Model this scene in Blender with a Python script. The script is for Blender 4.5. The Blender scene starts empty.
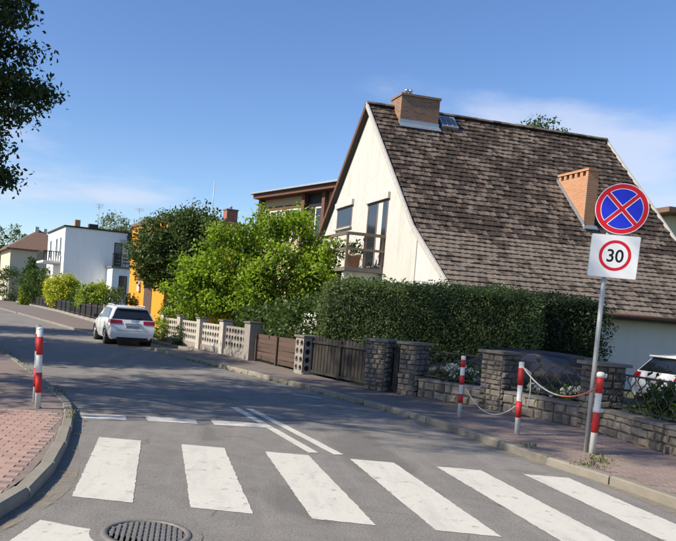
import bpy, math, random
import numpy as np
from mathutils import Matrix, Vector

R = math.radians
sc = bpy.context.scene
COL = sc.collection

# ------------------------------------------------------------------ camera
CAM_H = 1.70
F_PX, PX, PY, ROLL, PITCH = 721.14, 245.52, 345.52, 0.07471, -0.05096
cd = bpy.data.cameras.new('camera')
cd.sensor_fit = 'HORIZONTAL'
cd.sensor_width = 36.0
cd.lens = F_PX / 676.0 * 36.0
cd.shift_x = (338.0 - PX) / 676.0
cd.shift_y = (PY - 270.5) / 676.0
cd.clip_start = 0.05
cd.clip_end = 3000
cam = bpy.data.objects.new('camera', cd)
COL.objects.link(cam)
_c, _s, _cr, _sr = math.cos(PITCH), math.sin(PITCH), math.cos(ROLL), math.sin(ROLL)
_up0 = Vector((0, -_s, _c)); _fw = Vector((0, _c, _s)); _rt0 = Vector((1, 0, 0))
_rt = _rt0 * _cr + _up0 * _sr
_up = _up0 * _cr - _rt0 * _sr
_m = Matrix((_rt, _up, -_fw)).transposed().to_4x4()
_m.translation = (0, 0, CAM_H)
cam.matrix_world = _m
sc.camera = cam

# ------------------------------------------------------------------ light
SUN_AZ = R(19)            # the light travels towards +x, a little towards +y
SUN_EL = R(38)
world = bpy.data.worlds.new('World')
sc.world = world
world.use_nodes = True
wn, wl = world.node_tree.nodes, world.node_tree.links
wn.clear()
wo = wn.new('ShaderNodeOutputWorld'); wb = wn.new('ShaderNodeBackground')
sky = wn.new('ShaderNodeTexSky'); sky.sky_type = 'NISHITA'; sky.sun_disc = False
sky.sun_elevation = SUN_EL
sky.sun_rotation = R(270) - SUN_AZ
sky.air_density = 1.0; sky.dust_density = 0.3; sky.ozone_density = 3.0; sky.altitude = 0
wb.inputs['Strength'].default_value = 0.122
tc = wn.new('ShaderNodeTexCoord')
sep = wn.new('ShaderNodeSeparateXYZ'); wl.new(tc.outputs['Generated'], sep.inputs[0])
def wmath(op, a, b=None):
    n = wn.new('ShaderNodeMath'); n.operation = op
    for i, v in enumerate((a, b)):
        if v is None: continue
        if isinstance(v, (int, float)): n.inputs[i].default_value = v
        else: wl.new(v, n.inputs[i])
    return n.outputs[0]
zc = wmath('ADD', wmath('MAXIMUM', sep.outputs[2], 0.0), 0.16)
cmb = wn.new('ShaderNodeCombineXYZ')
wl.new(wmath('DIVIDE', sep.outputs[0], zc), cmb.inputs[0])
wl.new(wmath('DIVIDE', sep.outputs[1], zc), cmb.inputs[1])
nz = wn.new('ShaderNodeTexNoise'); nz.inputs['Scale'].default_value = 0.75
nz.inputs['Detail'].default_value = 7; nz.inputs['Roughness'].default_value = 0.55
nz.inputs['Distortion'].default_value = 0.25
mp = wn.new('ShaderNodeMapping'); mp.inputs['Location'].default_value = (-0.618, -28.226, 0.0)
wl.new(cmb.outputs[0], mp.inputs[0]); wl.new(mp.outputs[0], nz.inputs['Vector'])
lowf = wmath('MULTIPLY', wmath('SUBTRACT', 0.30, sep.outputs[2]), 1.3)   # cloud lies towards the horizon
lowf = wmath('MINIMUM', lowf, 0.10)
cl = wmath('ADD', nz.outputs['Fac'], lowf)
mr = wn.new('ShaderNodeMapRange'); mr.interpolation_type = 'SMOOTHSTEP'
mr.inputs['From Min'].default_value = 0.56; mr.inputs['From Max'].default_value = 0.74
mr.inputs['To Min'].default_value = 0.0; mr.inputs['To Max'].default_value = 0.72
wl.new(cl, mr.inputs['Value'])
mx = wn.new('ShaderNodeMix'); mx.data_type = 'RGBA'
wl.new(mr.outputs[0], mx.inputs[0]); 
hs = wn.new('ShaderNodeHueSaturation'); hs.inputs['Saturation'].default_value = 1.15; hs.inputs['Hue'].default_value = 0.509
wl.new(sky.outputs[0], hs.inputs['Color'])
wl.new(hs.outputs[0], mx.inputs[6]); mx.inputs[7].default_value = (4.2, 4.6, 5.6, 1)
wl.new(mx.outputs[2], wb.inputs['Color']); wl.new(wb.outputs[0], wo.inputs[0])

sl = bpy.data.lights.new('sun', 'SUN'); sl.energy = 4.9; sl.angle = R(0.6); sl.color = (1.0, 0.91, 0.77)
sun = bpy.data.objects.new('sun', sl); COL.objects.link(sun)
_d = Vector((math.cos(SUN_AZ) * math.cos(SUN_EL), math.sin(SUN_AZ) * math.cos(SUN_EL), -math.sin(SUN_EL)))
sun.rotation_euler = _d.to_track_quat('-Z', 'Y').to_euler()
sun.location = (-30, -10, 30)

sc.view_settings.view_transform = 'Standard'
sc.view_settings.look = 'None'
sc.view_settings.exposure = 0.52
sc.view_settings.gamma = 1.0
sc.render.engine = 'CYCLES'
sc.cycles.max_bounces = 6
sc.cycles.diffuse_bounces = 3
sc.cycles.transparent_max_bounces = 8
sc.cycles.use_denoising = True

# ------------------------------------------------------------------ helpers
rnd = random.Random(11)

def tag(o, label=None, cat=None, group=None, kind=None):
    if label: o['label'] = label
    if cat: o['category'] = cat
    if group: o['group'] = group
    if kind: o['kind'] = kind
    return o

def empty(name, loc=(0, 0, 0), rz=0.0, **kw):
    o = bpy.data.objects.new(name, None); COL.objects.link(o)
    o.location = loc; o.rotation_euler = (0, 0, rz)
    return tag(o, **kw)

def link(name, me, mat=None, parent=None, loc=None, rz=None):
    o = bpy.data.objects.new(name, me); COL.objects.link(o)
    if mat is not None and not me.materials:
        for m in (mat if isinstance(mat, (list, tuple)) else [mat]): me.materials.append(m)
    if parent is not None: o.parent = parent
    if loc is not None: o.location = loc
    if rz is not None: o.rotation_euler = (0, 0, rz)
    return o

def np_mesh(name, v, quads):
    v = np.asarray(v, np.float32); q = np.asarray(quads, np.int32)
    k = q.shape[1]
    me = bpy.data.meshes.new(name)
    me.vertices.add(len(v)); me.vertices.foreach_set('co', v.ravel())
    me.loops.add(q.size); me.loops.foreach_set('vertex_index', q.ravel())
    me.polygons.add(len(q))
    me.polygons.foreach_set('loop_start', np.arange(0, q.size, k, dtype=np.int32))
    me.update(calc_edges=True); me.validate()
    return me

class MB:
    def __init__(s): s.v = []; s.f = []; s.smooth = []; s.m = []
    def add(s, vs, fs, smooth=False, mi=0):
        b = len(s.v); s.v += [tuple(x) for x in vs]
        for f in fs: s.f.append(tuple(b + i for i in f)); s.smooth.append(smooth); s.m.append(mi)
        return s
    def box(s, x0, x1, y0, y1, z0, z1, mi=0):
        if x1 < x0: x0, x1 = x1, x0
        if y1 < y0: y0, y1 = y1, y0
        if z1 < z0: z0, z1 = z1, z0
        return s.add([(x0,y0,z0),(x1,y0,z0),(x1,y1,z0),(x0,y1,z0),(x0,y0,z1),(x1,y0,z1),(x1,y1,z1),(x0,y1,z1)],
              [(0,3,2,1),(4,5,6,7),(0,1,5,4),(1,2,6,5),(2,3,7,6),(3,0,4,7)], mi=mi)
    def chamfer(s, x0, x1, y0, y1, z0, z1, c=.01, mi=0):
        """box with a chamfered top edge"""
        vs = [(x0,y0,z0),(x1,y0,z0),(x1,y1,z0),(x0,y1,z0),(x0,y0,z1-c),(x1,y0,z1-c),(x1,y1,z1-c),(x0,y1,z1-c),
              (x0+c,y0+c,z1),(x1-c,y0+c,z1),(x1-c,y1-c,z1),(x0+c,y1-c,z1)]
        return s.add(vs, [(0,1,5,4),(1,2,6,5),(2,3,7,6),(3,0,4,7),(4,5,9,8),(5,6,10,9),(6,7,11,10),(7,4,8,11),(8,9,10,11),(3,2,1,0)], mi=mi)
    def tube(s, pts, r, n=8, caps=True, smooth=True, mi=0):
        pts = [Vector(p) for p in pts]; k = len(pts)
        rs = r if isinstance(r, (list, tuple)) else [r] * k
        vs = []; prev = None
        for i, p in enumerate(pts):
            t = (pts[min(i+1, k-1)] - pts[max(i-1, 0)])
            if t.length < 1e-9: t = Vector((0, 0, 1))
            t.normalize()
            if prev is None:
                a = Vector((1, 0, 0)) if abs(t.x) < .9 else Vector((0, 1, 0))
            else: a = prev
            u = (a - t * a.dot(t)).normalized(); w = t.cross(u); prev = u
            for j in range(n):
                an = 2 * math.pi * j / n
                vs.append(p + (u * math.cos(an) + w * math.sin(an)) * rs[i])
        fs = []
        for i in range(k - 1):
            for j in range(n):
                fs.append((i*n+j, i*n+(j+1) % n, (i+1)*n+(j+1) % n, (i+1)*n+j))
        b = len(s.v); s.add(vs, fs, smooth, mi)
        if caps:
            s.f.append(tuple(b + j for j in reversed(range(n)))); s.smooth.append(False); s.m.append(mi)
            s.f.append(tuple(b + (k-1)*n + j for j in range(n))); s.smooth.append(False); s.m.append(mi)
        return s
    def lathe(s, prof, n=24, smooth=True, mi=0, c=(0, 0, 0)):
        vs = []
        for (r, z) in prof:
            for j in range(n):
                a = 2 * math.pi * j / n
                vs.append((c[0] + r * math.cos(a), c[1] + r * math.sin(a), c[2] + z))
        fs = [(i*n+j, i*n+(j+1) % n, (i+1)*n+(j+1) % n, (i+1)*n+j) for i in range(len(prof)-1) for j in range(n)]
        return s.add(vs, fs, smooth, mi)
    def prism(s, poly, z0, z1, mi=0):
        n = len(poly)
        vs = [(x, y, z0) for x, y in poly] + [(x, y, z1) for x, y in poly]
        fs = [tuple(range(n-1, -1, -1)), tuple(range(n, 2*n))] + [(i, (i+1) % n, n+(i+1) % n, n+i) for i in range(n)]
        return s.add(vs, fs, mi=mi)
    def extr(s, poly, vec, mi=0):
        """a 3-D polygon swept along vec"""
        n = len(poly); vec = Vector(vec)
        vs = [Vector(p) for p in poly] + [Vector(p) + vec for p in poly]
        fs = [tuple(range(n-1, -1, -1)), tuple(range(n, 2*n))] + [(i, (i+1) % n, n+(i+1) % n, n+i) for i in range(n)]
        return s.add(vs, fs, mi=mi)
    def obox(s, c, ax, ay, az, mi=0):
        c = Vector(c); ax, ay, az = Vector(ax), Vector(ay), Vector(az)
        vs = [c - ax - ay - az, c + ax - ay - az, c + ax + ay - az, c - ax + ay - az,
              c - ax - ay + az, c + ax - ay + az, c + ax + ay + az, c - ax + ay + az]
        return s.add(vs, [(0,3,2,1),(4,5,6,7),(0,1,5,4),(1,2,6,5),(2,3,7,6),(3,0,4,7)], mi=mi)
    def bar(s, a, b, w, h, mi=0):
        """a rectangular bar from a to b, w wide sideways, h high"""
        a, b = Vector(a), Vector(b); t = b - a; L = t.length; t.normalize()
        up = Vector((0, 0, 1)) if abs(t.z) < .95 else Vector((0, 1, 0))
        sd = t.cross(up).normalized(); up = sd.cross(t).normalized()
        return s.obox((a + b) / 2, t * L / 2, sd * w / 2, up * h / 2, mi)
    def mesh(s, name):
        me = bpy.data.meshes.new(name); me.from_pydata(s.v, [], s.f)
        me.polygons.foreach_set('use_smooth', s.smooth)
        if any(s.m): me.polygons.foreach_set('material_index', s.m)
        me.update(); return me
    def build(s, name, mat, parent=None, loc=None, rz=None):
        return link(name, s.mesh(name), mat, parent, loc, rz)

# ------------------------------------------------------------------ materials
class NT:
    def __init__(s, name):
        s.mat = bpy.data.materials.new(name); s.mat.use_nodes = True
        s.n, s.l = s.mat.node_tree.nodes, s.mat.node_tree.links
        s.b = s.n['Principled BSDF']; s.out = s.n['Material Output']
        s._tc = None
    def co(s, kind='Object'):
        if s._tc is None: s._tc = s.n.new('ShaderNodeTexCoord')
        return s._tc.outputs[kind]
    def put(s, sock, v):
        if v is None: return
        if hasattr(v, 'is_linked') or hasattr(v, 'links'): s.l.new(v, sock)
        else: sock.default_value = v
    def noise(s, scale, detail=4, rough=.55, vec=None, dist=0.0):
        n = s.n.new('ShaderNodeTexNoise'); n.inputs['Scale'].default_value = scale
        n.inputs['Detail'].default_value = detail; n.inputs['Roughness'].default_value = rough
        n.inputs['Distortion'].default_value = dist
        s.l.new(vec if vec is not None else s.co(), n.inputs['Vector']); return n.outputs['Fac']
    def voro(s, scale, feature='F1', out='Distance', vec=None):
        n = s.n.new('ShaderNodeTexVoronoi'); n.feature = feature; n.inputs['Scale'].default_value = scale
        s.l.new(vec if vec is not None else s.co(), n.inputs['Vector']); return n.outputs[out]
    def ramp(s, v, stops):
        n = s.n.new('ShaderNodeValToRGB'); e = n.color_ramp.elements
        while len(e) < len(stops): e.new(.5)
        for i, (p, c) in enumerate(stops):
            e[i].position = p
            e[i].color = (c, c, c, 1) if isinstance(c, (int, float)) else (*c, 1)
        s.l.new(v, n.inputs[0]); return n.outputs[0]
    def mix(s, fac, a, b, mode='MIX'):
        n = s.n.new('ShaderNodeMix'); n.data_type = 'RGBA'; n.blend_type = mode
        s.put(n.inputs[0], fac)
        for i, v in ((6, a), (7, b)):
            if isinstance(v, tuple): n.inputs[i].default_value = (*v, 1) if len(v) == 3 else v
            else: s.l.new(v, n.inputs[i])
        return n.outputs[2]
    def math(s, op, a, b=0.0):
        n = s.n.new('ShaderNodeMath'); n.operation = op
        s.put(n.inputs[0], a); s.put(n.inputs[1], b); return n.outputs[0]
    def bump(s, h, strength=.3, dist=.01):
        n = s.n.new('ShaderNodeBump'); n.inputs['Strength'].default_value = strength
        n.inputs['Distance'].default_value = dist; s.l.new(h, n.inputs['Height'])
        s.l.new(n.outputs[0], s.b.inputs['Normal']); return n
    def mapping(s, scale=(1, 1, 1), rot=(0, 0, 0), loc=(0, 0, 0), vec=None):
        n = s.n.new('ShaderNodeMapping'); n.inputs['Scale'].default_value = scale
        n.inputs['Rotation'].default_value = rot; n.inputs['Location'].default_value = loc
        s.l.new(vec if vec is not None else s.co(), n.inputs[0]); return n.outputs[0]
    def island(s):
        return s.n.new('ShaderNodeNewGeometry').outputs['Random Per Island']
    def objrand(s):
        return s.n.new('ShaderNodeObjectInfo').outputs['Random']
    def done(s, col, rough=.8, metal=0.0, spec=.3):
        b = s.b
        if isinstance(col, tuple): b.inputs['Base Color'].default_value = (*col, 1)
        else: s.l.new(col, b.inputs['Base Color'])
        s.put(b.inputs['Roughness'], rough); b.inputs['Metallic'].default_value = metal
        b.inputs['Specular IOR Level'].default_value = spec
        return s.mat

def simple(name, col, rough=.7, metal=0.0, var=.25, scale=6.0, bump=0.0, spec=.3, objvar=0.0):
    t = NT(name)
    lo = tuple(max(0, c * (1 - var)) for c in col); hi = tuple(min(1, c * (1 + var)) for c in col)
    c = t.mix(t.noise(scale, 5, .6), lo, hi)
    if objvar:
        c = t.mix(t.objrand(), c, t.mix(1.0, c, tuple([1 - objvar] * 3), 'MULTIPLY'))
    if bump: t.bump(t.noise(scale * 6, 4, .6), bump, .01)
    return t.done(c, rough, metal, spec)

def leaf_mat(name, dark, light, trans=.45, rough=.5, tr_col=None):
    t = NT(name)
    f = t.math('ADD', t.math('MULTIPLY', t.island(), .65), t.math('MULTIPLY', t.noise(.9, 3), .35))
    col = t.mix(f, dark, light)
    t.done(col, rough, 0, .25)
    tr = t.n.new('ShaderNodeBsdfTranslucent')
    t.l.new(t.mix(1.0, col, tr_col or (1.25, 1.3, .5), 'MULTIPLY'), tr.inputs['Color'])
    ms = t.n.new('ShaderNodeMixShader'); ms.inputs[0].default_value = trans
    t.l.new(t.b.outputs[0], ms.inputs[1]); t.l.new(tr.outputs[0], ms.inputs[2])
    t.l.new(ms.outputs[0], t.out.inputs['Surface'])
    return t.mat

def m_asphalt():
    t = NT('asphalt')
    big = t.noise(.35, 4, .6); med = t.noise(3.0, 6, .7); fine = t.noise(140, 3, .7); grain = t.noise(42, 4, .75)
    c = t.mix(big, (.215, .200, .178), (.265, .248, .222))
    c = t.mix(t.ramp(med, [(.38, .0), (.62, .6)]), c, (.180, .168, .150))
    # old repairs with a soft outline
    c = t.mix(t.ramp(t.noise(.55, 3, .5, t.mapping((1, .5, 1), (0, 0, .42), (3, 1, 0))), [(.56, 0.0), (.59, .55)]), c, (.135, .126, .114))
    # long streaks along the lane and tyre polish
    st = t.noise(1.6, 4, .6, t.mapping((1.4, .16, 1), (0, 0, .40)))
    c = t.mix(t.ramp(st, [(.5, 0.0), (.72, .6)]), c, (.30, .28, .25))
    # oil drips
    c = t.mix(t.ramp(t.noise(5, 5, .7, t.mapping((1, .6, 1), (0, 0, .4), (9, 4, 0))), [(.66, 0.0), (.72, .6)]), c, (.08, .075, .07))
    c = t.mix(t.ramp(grain, [(.36, 1.0), (.5, 0.0)]), c, t.mix(1.0, c, (.74, .74, .74), 'MULTIPLY'))
    c = t.mix(t.ramp(grain, [(.52, 0.0), (.66, .65)]), c, t.mix(1.0, c, (1.28, 1.27, 1.25), 'MULTIPLY'))
    c = t.mix(t.ramp(fine, [(.38, .0), (.5, 1.0)]), t.mix(1.0, c, (.6, .6, .6), 'MULTIPLY'), c)
    c = t.mix(t.ramp(t.voro(60), [(.0, .7), (.16, 0.0)]), c, (.42, .40, .36))
    # cracks
    wv = t.n.new('ShaderNodeVectorMath'); wv.operation = 'ADD'
    t.l.new(t.co(), wv.inputs[0])
    nn = t.n.new('ShaderNodeTexNoise'); nn.inputs['Scale'].default_value = 1.7; nn.inputs['Detail'].default_value = 4
    t.l.new(t.co(), nn.inputs['Vector'])
    sc_ = t.n.new('ShaderNodeVectorMath'); sc_.operation = 'SCALE'; sc_.inputs['Scale'].default_value = .5
    t.l.new(nn.outputs['Color'], sc_.inputs[0]); t.l.new(sc_.outputs[0], wv.inputs[1])
    ck = t.voro(.42, 'DISTANCE_TO_EDGE', 'Distance', wv.outputs[0])
    ckm = t.math('MULTIPLY', t.ramp(ck, [(.0, 1.0), (.008, 0.0)]), t.ramp(t.noise(.8, 2), [(.5, 0), (.58, 1)]))
    c = t.mix(t.math('MULTIPLY', ckm, .55), c, (.05, .048, .045))
    t.bump(t.math('ADD', fine, t.voro(95)), .5, .004)
    return t.done(c, .85, 0, .25)

def m_paint():
    t = NT('road_paint')
    n1 = t.noise(7, 8, .75); n2 = t.noise(60, 4, .7)
    c = t.mix(t.noise(1.5, 4), (.53, .505, .43), (.61, .585, .505))
    c = t.mix(t.ramp(t.noise(28, 4, .7), [(.40, .30), (.52, 0.0)]), c, (.46, .44, .39))
    streak = t.noise(4.5, 5, .65, t.mapping((1, .2, 1), (0, 0, .12)))
    c = t.mix(t.ramp(streak, [(.50, 0.0), (.70, .55)]), c, (.40, .38, .34))
    c = t.mix(t.ramp(n1, [(.575, 0.0), (.64, .8)]), c, (.26, .245, .22))
    t.bump(n2, .3, .003)
    return t.done(c, .65, 0, .3)

def m_brickpave(name, c1, c2, mortar, rot):
    t = NT(name)
    b = t.n.new('ShaderNodeTexBrick'); b.inputs['Scale'].default_value = 1.0
    b.inputs['Brick Width'].default_value = .2; b.inputs['Row Height'].default_value = .1
    b.inputs['Mortar Size'].default_value = .006; b.inputs['Mortar Smooth'].default_value = .3
    b.inputs['Color1'].default_value = (*c1, 1); b.inputs['Color2'].default_value = (*c2, 1)
    b.inputs['Mortar'].default_value = (*mortar, 1)
    t.l.new(t.mapping((1, 1, 1), (0, 0, rot)), b.inputs['Vector'])
    c = t.mix(t.ramp(t.noise(1.2, 5, .65), [(.35, .0), (.8, .6)]), b.outputs['Color'], mortar)
    c = t.mix(t.ramp(t.noise(25, 4), [(.4, 0), (.8, .4)]), c, (.13, .11, .10))
    t.bump(b.outputs['Fac'], -.4, .006)
    return t.done(c, .85, 0, .25)

def m_pavebrick(name, c1, c2, dirt):
    t = NT(name)
    c = t.mix(t.objrand(), c1, c2)
    c = t.mix(t.ramp(t.noise(2.2, 5, .65, t.mapping((1, 1, 1))), [(.4, .0), (.85, .55)]), c, dirt)
    # grain over the whole pavement
    geo = t.n.new('ShaderNodeNewGeometry')
    c = t.mix(t.ramp(t.noise(1.1, 5, .65, geo.outputs['Position']), [(.4, .0), (.75, .55)]), c, dirt)
    c = t.mix(t.ramp(t.noise(70, 4, .7, geo.outputs['Position']), [(.42, 0), (.7, .45)]), c, dirt)
    t.bump(t.noise(90, 3, .6, geo.outputs['Position']), .3, .004)
    return t.done(c, .85, 0, .25)

def m_stucco(name, col, stain=.25, stain_col=(.35, .33, .28)):
    t = NT(name)
    c = t.mix(t.noise(.8, 5, .6), tuple(x * .93 for x in col), col)
    sv = t.noise(1.2, 6, .7, t.mapping((2.2, 2.2, .3)))
    c = t.mix(t.ramp(sv, [(.5, 0.0), (.75, stain)]), c, stain_col)
    c = t.mix(t.ramp(t.noise(3.5, 6, .7), [(.52, 0.0), (.7, stain * .5)]), c, stain_col)
    t.bump(t.noise(60, 4, .7), .25, .01)
    return t.done(c, .9, 0, .2)

def m_brick(name, c1, c2, mortar, w=.25, h=.075, dirt=.3):
    t = NT(name)
    # brick courses by box-projection on the local normal
    geo = t.n.new('ShaderNodeTexCoord')
    sp = t.n.new('ShaderNodeSeparateXYZ'); t.l.new(geo.outputs['Object'], sp.inputs[0])
    cb = t.n.new('ShaderNodeCombineXYZ')
    t.l.new(t.math('ADD', sp.outputs[0], sp.outputs[1]), cb.inputs[0]); t.l.new(sp.outputs[2], cb.inputs[1])
    b = t.n.new('ShaderNodeTexBrick'); b.inputs['Scale'].default_value = 1
    b.inputs['Brick Width'].default_value = w; b.inputs['Row Height'].default_value = h
    b.inputs['Mortar Size'].default_value = .008
    b.inputs['Color1'].default_value = (*c1, 1); b.inputs['Color2'].default_value = (*c2, 1); b.inputs['Mortar'].default_value = (*mortar, 1)
    t.l.new(cb.outputs[0], b.inputs['Vector'])
    c = t.mix(t.ramp(t.noise(3, 5, .7), [(.4, 0.0), (.8, dirt)]), b.outputs['Color'], (.06, .05, .045))
    t.bump(b.outputs['Fac'], -.6, .01)
    return t.done(c, .9, 0, .2)

def m_tile(name, base, moss, mossiness, light):
    t = NT(name)
    geo = t.n.new('ShaderNodeNewGeometry')
    r = t.n.new('ShaderNodeNewGeometry').outputs['Random Per Island']
    r2 = t.objrand()
    rr = t.math('FRACT', t.math('ADD', r, r2))
    c = t.mix(rr, base, light)
    n = t.noise(.9, 7, .75, geo.outputs['Position'])
    n2 = t.noise(7, 4, .7, geo.outputs['Position'])
    f = t.math('ADD', t.math('MULTIPLY', n, .6), t.math('ADD', t.math('MULTIPLY', n2, .2), t.math('MULTIPLY', rr, .2)))
    c = t.mix(t.ramp(f, [(mossiness, 0.0), (mossiness + .1, .92)]), c, moss)
    c = t.mix(t.ramp(t.noise(16, 3, .6, geo.outputs['Position']), [(.62, 0.0), (.72, .5)]), c, (.30, .29, .26))
    t.bump(t.noise(40, 4, .7, geo.outputs['Position']), .5, .02)
    return t.done(c, .92, 0, .15)

def m_stone(name, c1, c2):
    t = NT(name)
    geo = t.n.new('ShaderNodeNewGeometry')
    c = t.mix(t.objrand(), c1, c2)
    c = t.mix(t.ramp(t.noise(9, 5, .7, geo.outputs['Position']), [(.4, 0), (.8, .6)]), c, tuple(x * .45 for x in c1))
    t.bump(t.noise(25, 5, .7, geo.outputs['Position']), .6, .02)
    return t.done(c, .9, 0, .2)

def m_wood(name, c1, c2, axis_scale=(8, 8, 1)):
    t = NT(name)
    n = t.noise(3, 5, .65, t.mapping(axis_scale))
    c = t.mix(n, c1, c2)
    c = t.mix(t.objrand(), c, t.mix(1.0, c, (.7, .7, .7), 'MULTIPLY'))
    t.bump(n, .3, .008)
    return t.done(c, .85, 0, .2)

def m_glass(name, col=(.02, .025, .03), rough=.06):
    t = NT(name)
    c = t.mix(t.noise(1.3, 3), tuple(x * .7 for x in col), tuple(x * 1.4 for x in col))
    t.done(c, rough, 0, .8); return t.mat

def m_carpaint(name, col):
    t = NT(name)
    c = t.mix(t.noise(2.5, 4), tuple(x * .95 for x in col), col)
    t.done(c, .35, 0, .5)
    t.b.inputs['Coat Weight'].default_value = .8; t.b.inputs['Coat Roughness'].default_value = .08
    return t.mat

def m_sand():
    t = NT('sand_film')
    t.done(t.mix(t.noise(30, 4), (.30, .25, .18), (.42, .36, .27)), .95, 0, .1)
    tp = t.n.new('ShaderNodeBsdfTransparent'); ms = t.n.new('ShaderNodeMixShader')
    a = t.math('ADD', t.math('MULTIPLY', t.noise(2.2, 6, .7), .75), t.math('MULTIPLY', t.noise(45, 3, .7), .25))
    t.l.new(t.ramp(a, [(.44, 0.0), (.68, .8)]), ms.inputs[0])
    t.l.new(tp.outputs[0], ms.inputs[1]); t.l.new(t.b.outputs[0], ms.inputs[2])
    t.l.new(ms.outputs[0], t.out.inputs['Surface']); return t.mat

M = {}
M['asphalt'] = m_asphalt()
M['paint'] = m_paint()
M['ground'] = simple('ground_soil_grass', (.075, .085, .035), .95, var=.5, scale=1.3, bump=.4)
M['pave_r'] = m_brickpave('paving_far', (.175, .14, .12), (.215, .175, .15), (.15, .128, .108), -.4)
M['pave_l'] = m_brickpave('paving_old', (.21, .16, .14), (.25, .195, .165), (.20, .17, .145), .1)
M['brick_pink'] = m_pavebrick('paver_pink', (.33, .185, .15), (.43, .27, .22), (.34, .27, .22))
M['brick_mauve'] = m_pavebrick('paver_mauve', (.21, .15, .13), (.28, .205, .175), (.24, .20, .168))
M['kerb'] = simple('kerb_concrete', (.25, .225, .18), .9, var=.3, scale=4, bump=.5, objvar=.2)
M['sand'] = m_sand()
M['iron'] = simple('manhole_iron', (.20, .185, .165), .6, .3, var=.4, scale=20, bump=.3)
M['stucco_cream'] = m_stucco('stucco_cream', (.55, .535, .49), .6)
M['stucco_white'] = m_stucco('stucco_white', (.56, .56, .545), .25)
M['stucco_bright'] = m_stucco('stucco_bright', (.90, .89, .86), .2)
M['stucco_grey'] = m_stucco('stucco_grey', (.58, .58, .57), .3)
M['stucco_beige'] = m_stucco('stucco_beige', (.62, .54, .40), .2)
M['stucco_tan'] = m_stucco('stucco_tan', (.50, .40, .27), .3)
M['orange'] = m_stucco('stucco_orange', (.72, .30, .035), .15, (.5, .25, .05))
M['tile_up'] = m_tile('roof_tile_mossy', (.15, .115, .092), (.040, .029, .023), .405, (.24, .197, .163))
M['tile_lo'] = m_tile('roof_tile_clean', (.155, .124, .10), (.050, .038, .030), .50, (.22, .182, .148))
M['tile_far'] = simple('roof_far_brown', (.17, .105, .075), .9, var=.4, scale=3)
M['chim'] = m_brick('chimney_brick', (.30, .16, .095), (.20, .11, .075), (.30, .26, .21))
M['chim_or'] = m_brick('chimney_brick_orange', (.50, .22, .10), (.42, .18, .085), (.42, .36, .28), dirt=.15)
M['chim_red'] = m_brick('chimney_brick_red', (.36, .12, .07), (.28, .10, .06), (.3, .25, .2))
M['verge'] = simple('verge_paint', (.42, .40, .37), .8, var=.35, scale=9)
M['verge_brown'] = simple('verge_brown', (.13, .065, .045), .8, var=.35, scale=6)
M['roofdark'] = simple('roof_underlay', (.05, .045, .04), .9)
M['zinc'] = simple('zinc_flashing', (.42, .46, .50), .45, .7, var=.2, scale=5)
M['steel'] = simple('galvanised_steel', (.46, .46, .45), .5, .25, var=.18, scale=14)
M['dark_metal'] = simple('dark_iron', (.045, .043, .04), .6, .3, var=.4, scale=10)
M['black'] = simple('black_plastic', (.018, .018, .018), .6, var=.2)
M['tyre'] = simple('tyre_rubber', (.022, .022, .022), .85, var=.2)
M['rim'] = simple('alloy_rim', (.5, .5, .51), .35, .8, var=.1)
M['glass'] = m_glass('window_glass')
M['glass_sky'] = m_glass('window_glass_sky', (.10, .12, .14), .04)
M['carglass'] = m_glass('car_glass', (.012, .014, .016), .03)
M['curtain'] = simple('net_curtain', (.55, .54, .50), .9, var=.15, scale=12)
M['carwhite'] = m_carpaint('car_paint_white', (.74, .74, .73))
M['cardark'] = simple('car_paint_dark', (.014, .015, .019), .42, spec=.3)
M['redlens'] = simple('red_lens', (.25, .012, .018), .2, var=.15, spec=.6)
M['plate'] = simple('number_plate', (.38, .38, .37), .5, var=.1)
M['chrome'] = simple('chrome', (.6, .6, .6), .15, 1.0, var=.05)
M['bwhite'] = simple('reflective_white', (.62, .61, .57), .6, var=.3, scale=18)
M['bred'] = simple('reflective_red', (.50, .03, .03), .55, var=.30, scale=14)
M['rope'] = simple('rope_white', (.52, .50, .46), .8, var=.2, scale=40)
M['rope_red'] = simple('rope_red', (.58, .16, .13), .8, var=.2, scale=40)
M['s_red'] = simple('sign_red', (.62, .012, .03), .4, var=.06)
M['s_blue'] = simple('sign_blue', (.018, .035, .56), .4, var=.06)
M['s_white'] = simple('sign_white', (.80, .80, .79), .45, var=.05)
M['s_black'] = simple('sign_black', (.012, .012, .014), .5, var=.1)
M['mortar'] = simple('mortar', (.09, .08, .07), .95, var=.3, scale=12, bump=.5)
M['stone'] = m_stone('field_stone', (.13, .112, .095), (.23, .20, .17))
M['stone_w'] = m_stone('wall_stone', (.18, .15, .12), (.30, .26, .21))
M['capstone'] = simple('cap_concrete', (.16, .145, .13), .9, var=.35, scale=8, bump=.5)
M['honey'] = simple('honeycomb_concrete', (.42, .385, .33), .9, var=.3, scale=5, bump=.4)
M['honey_grey_shade'] = simple('honeycomb_grey_shade', (.26, .235, .205), .9, var=.3, scale=5, bump=.4)  # darker copy with shade put into its colour; also the grey plinth concrete
M['wood_dark'] = m_wood('gate_wood_dark', (.03, .027, .024), (.06, .053, .046))
M['wood_brown'] = m_wood('gate_wood_brown', (.085, .055, .045), (.14, .095, .078), (1, 8, 8))
M['wood_balc'] = m_wood('balcony_wood', (.16, .11, .085), (.27, .20, .16))
M['wood_pale'] = m_wood('pale_fence_post', (.42, .34, .24), (.54, .46, .34))
M['redpanel'] = simple('rusty_panel', (.20, .09, .065), .85, var=.3, scale=5)
M['bark'] = simple('bark', (.075, .06, .048), .95, var=.4, scale=9, bump=.8)
M['lf_dark'] = leaf_mat('leaf_dark', (.042, .07, .02), (.10, .15, .045), .30)
M['lf_shade'] = leaf_mat('leaf_street_tree', (.02, .034, .010), (.045, .075, .02), .28)
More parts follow.
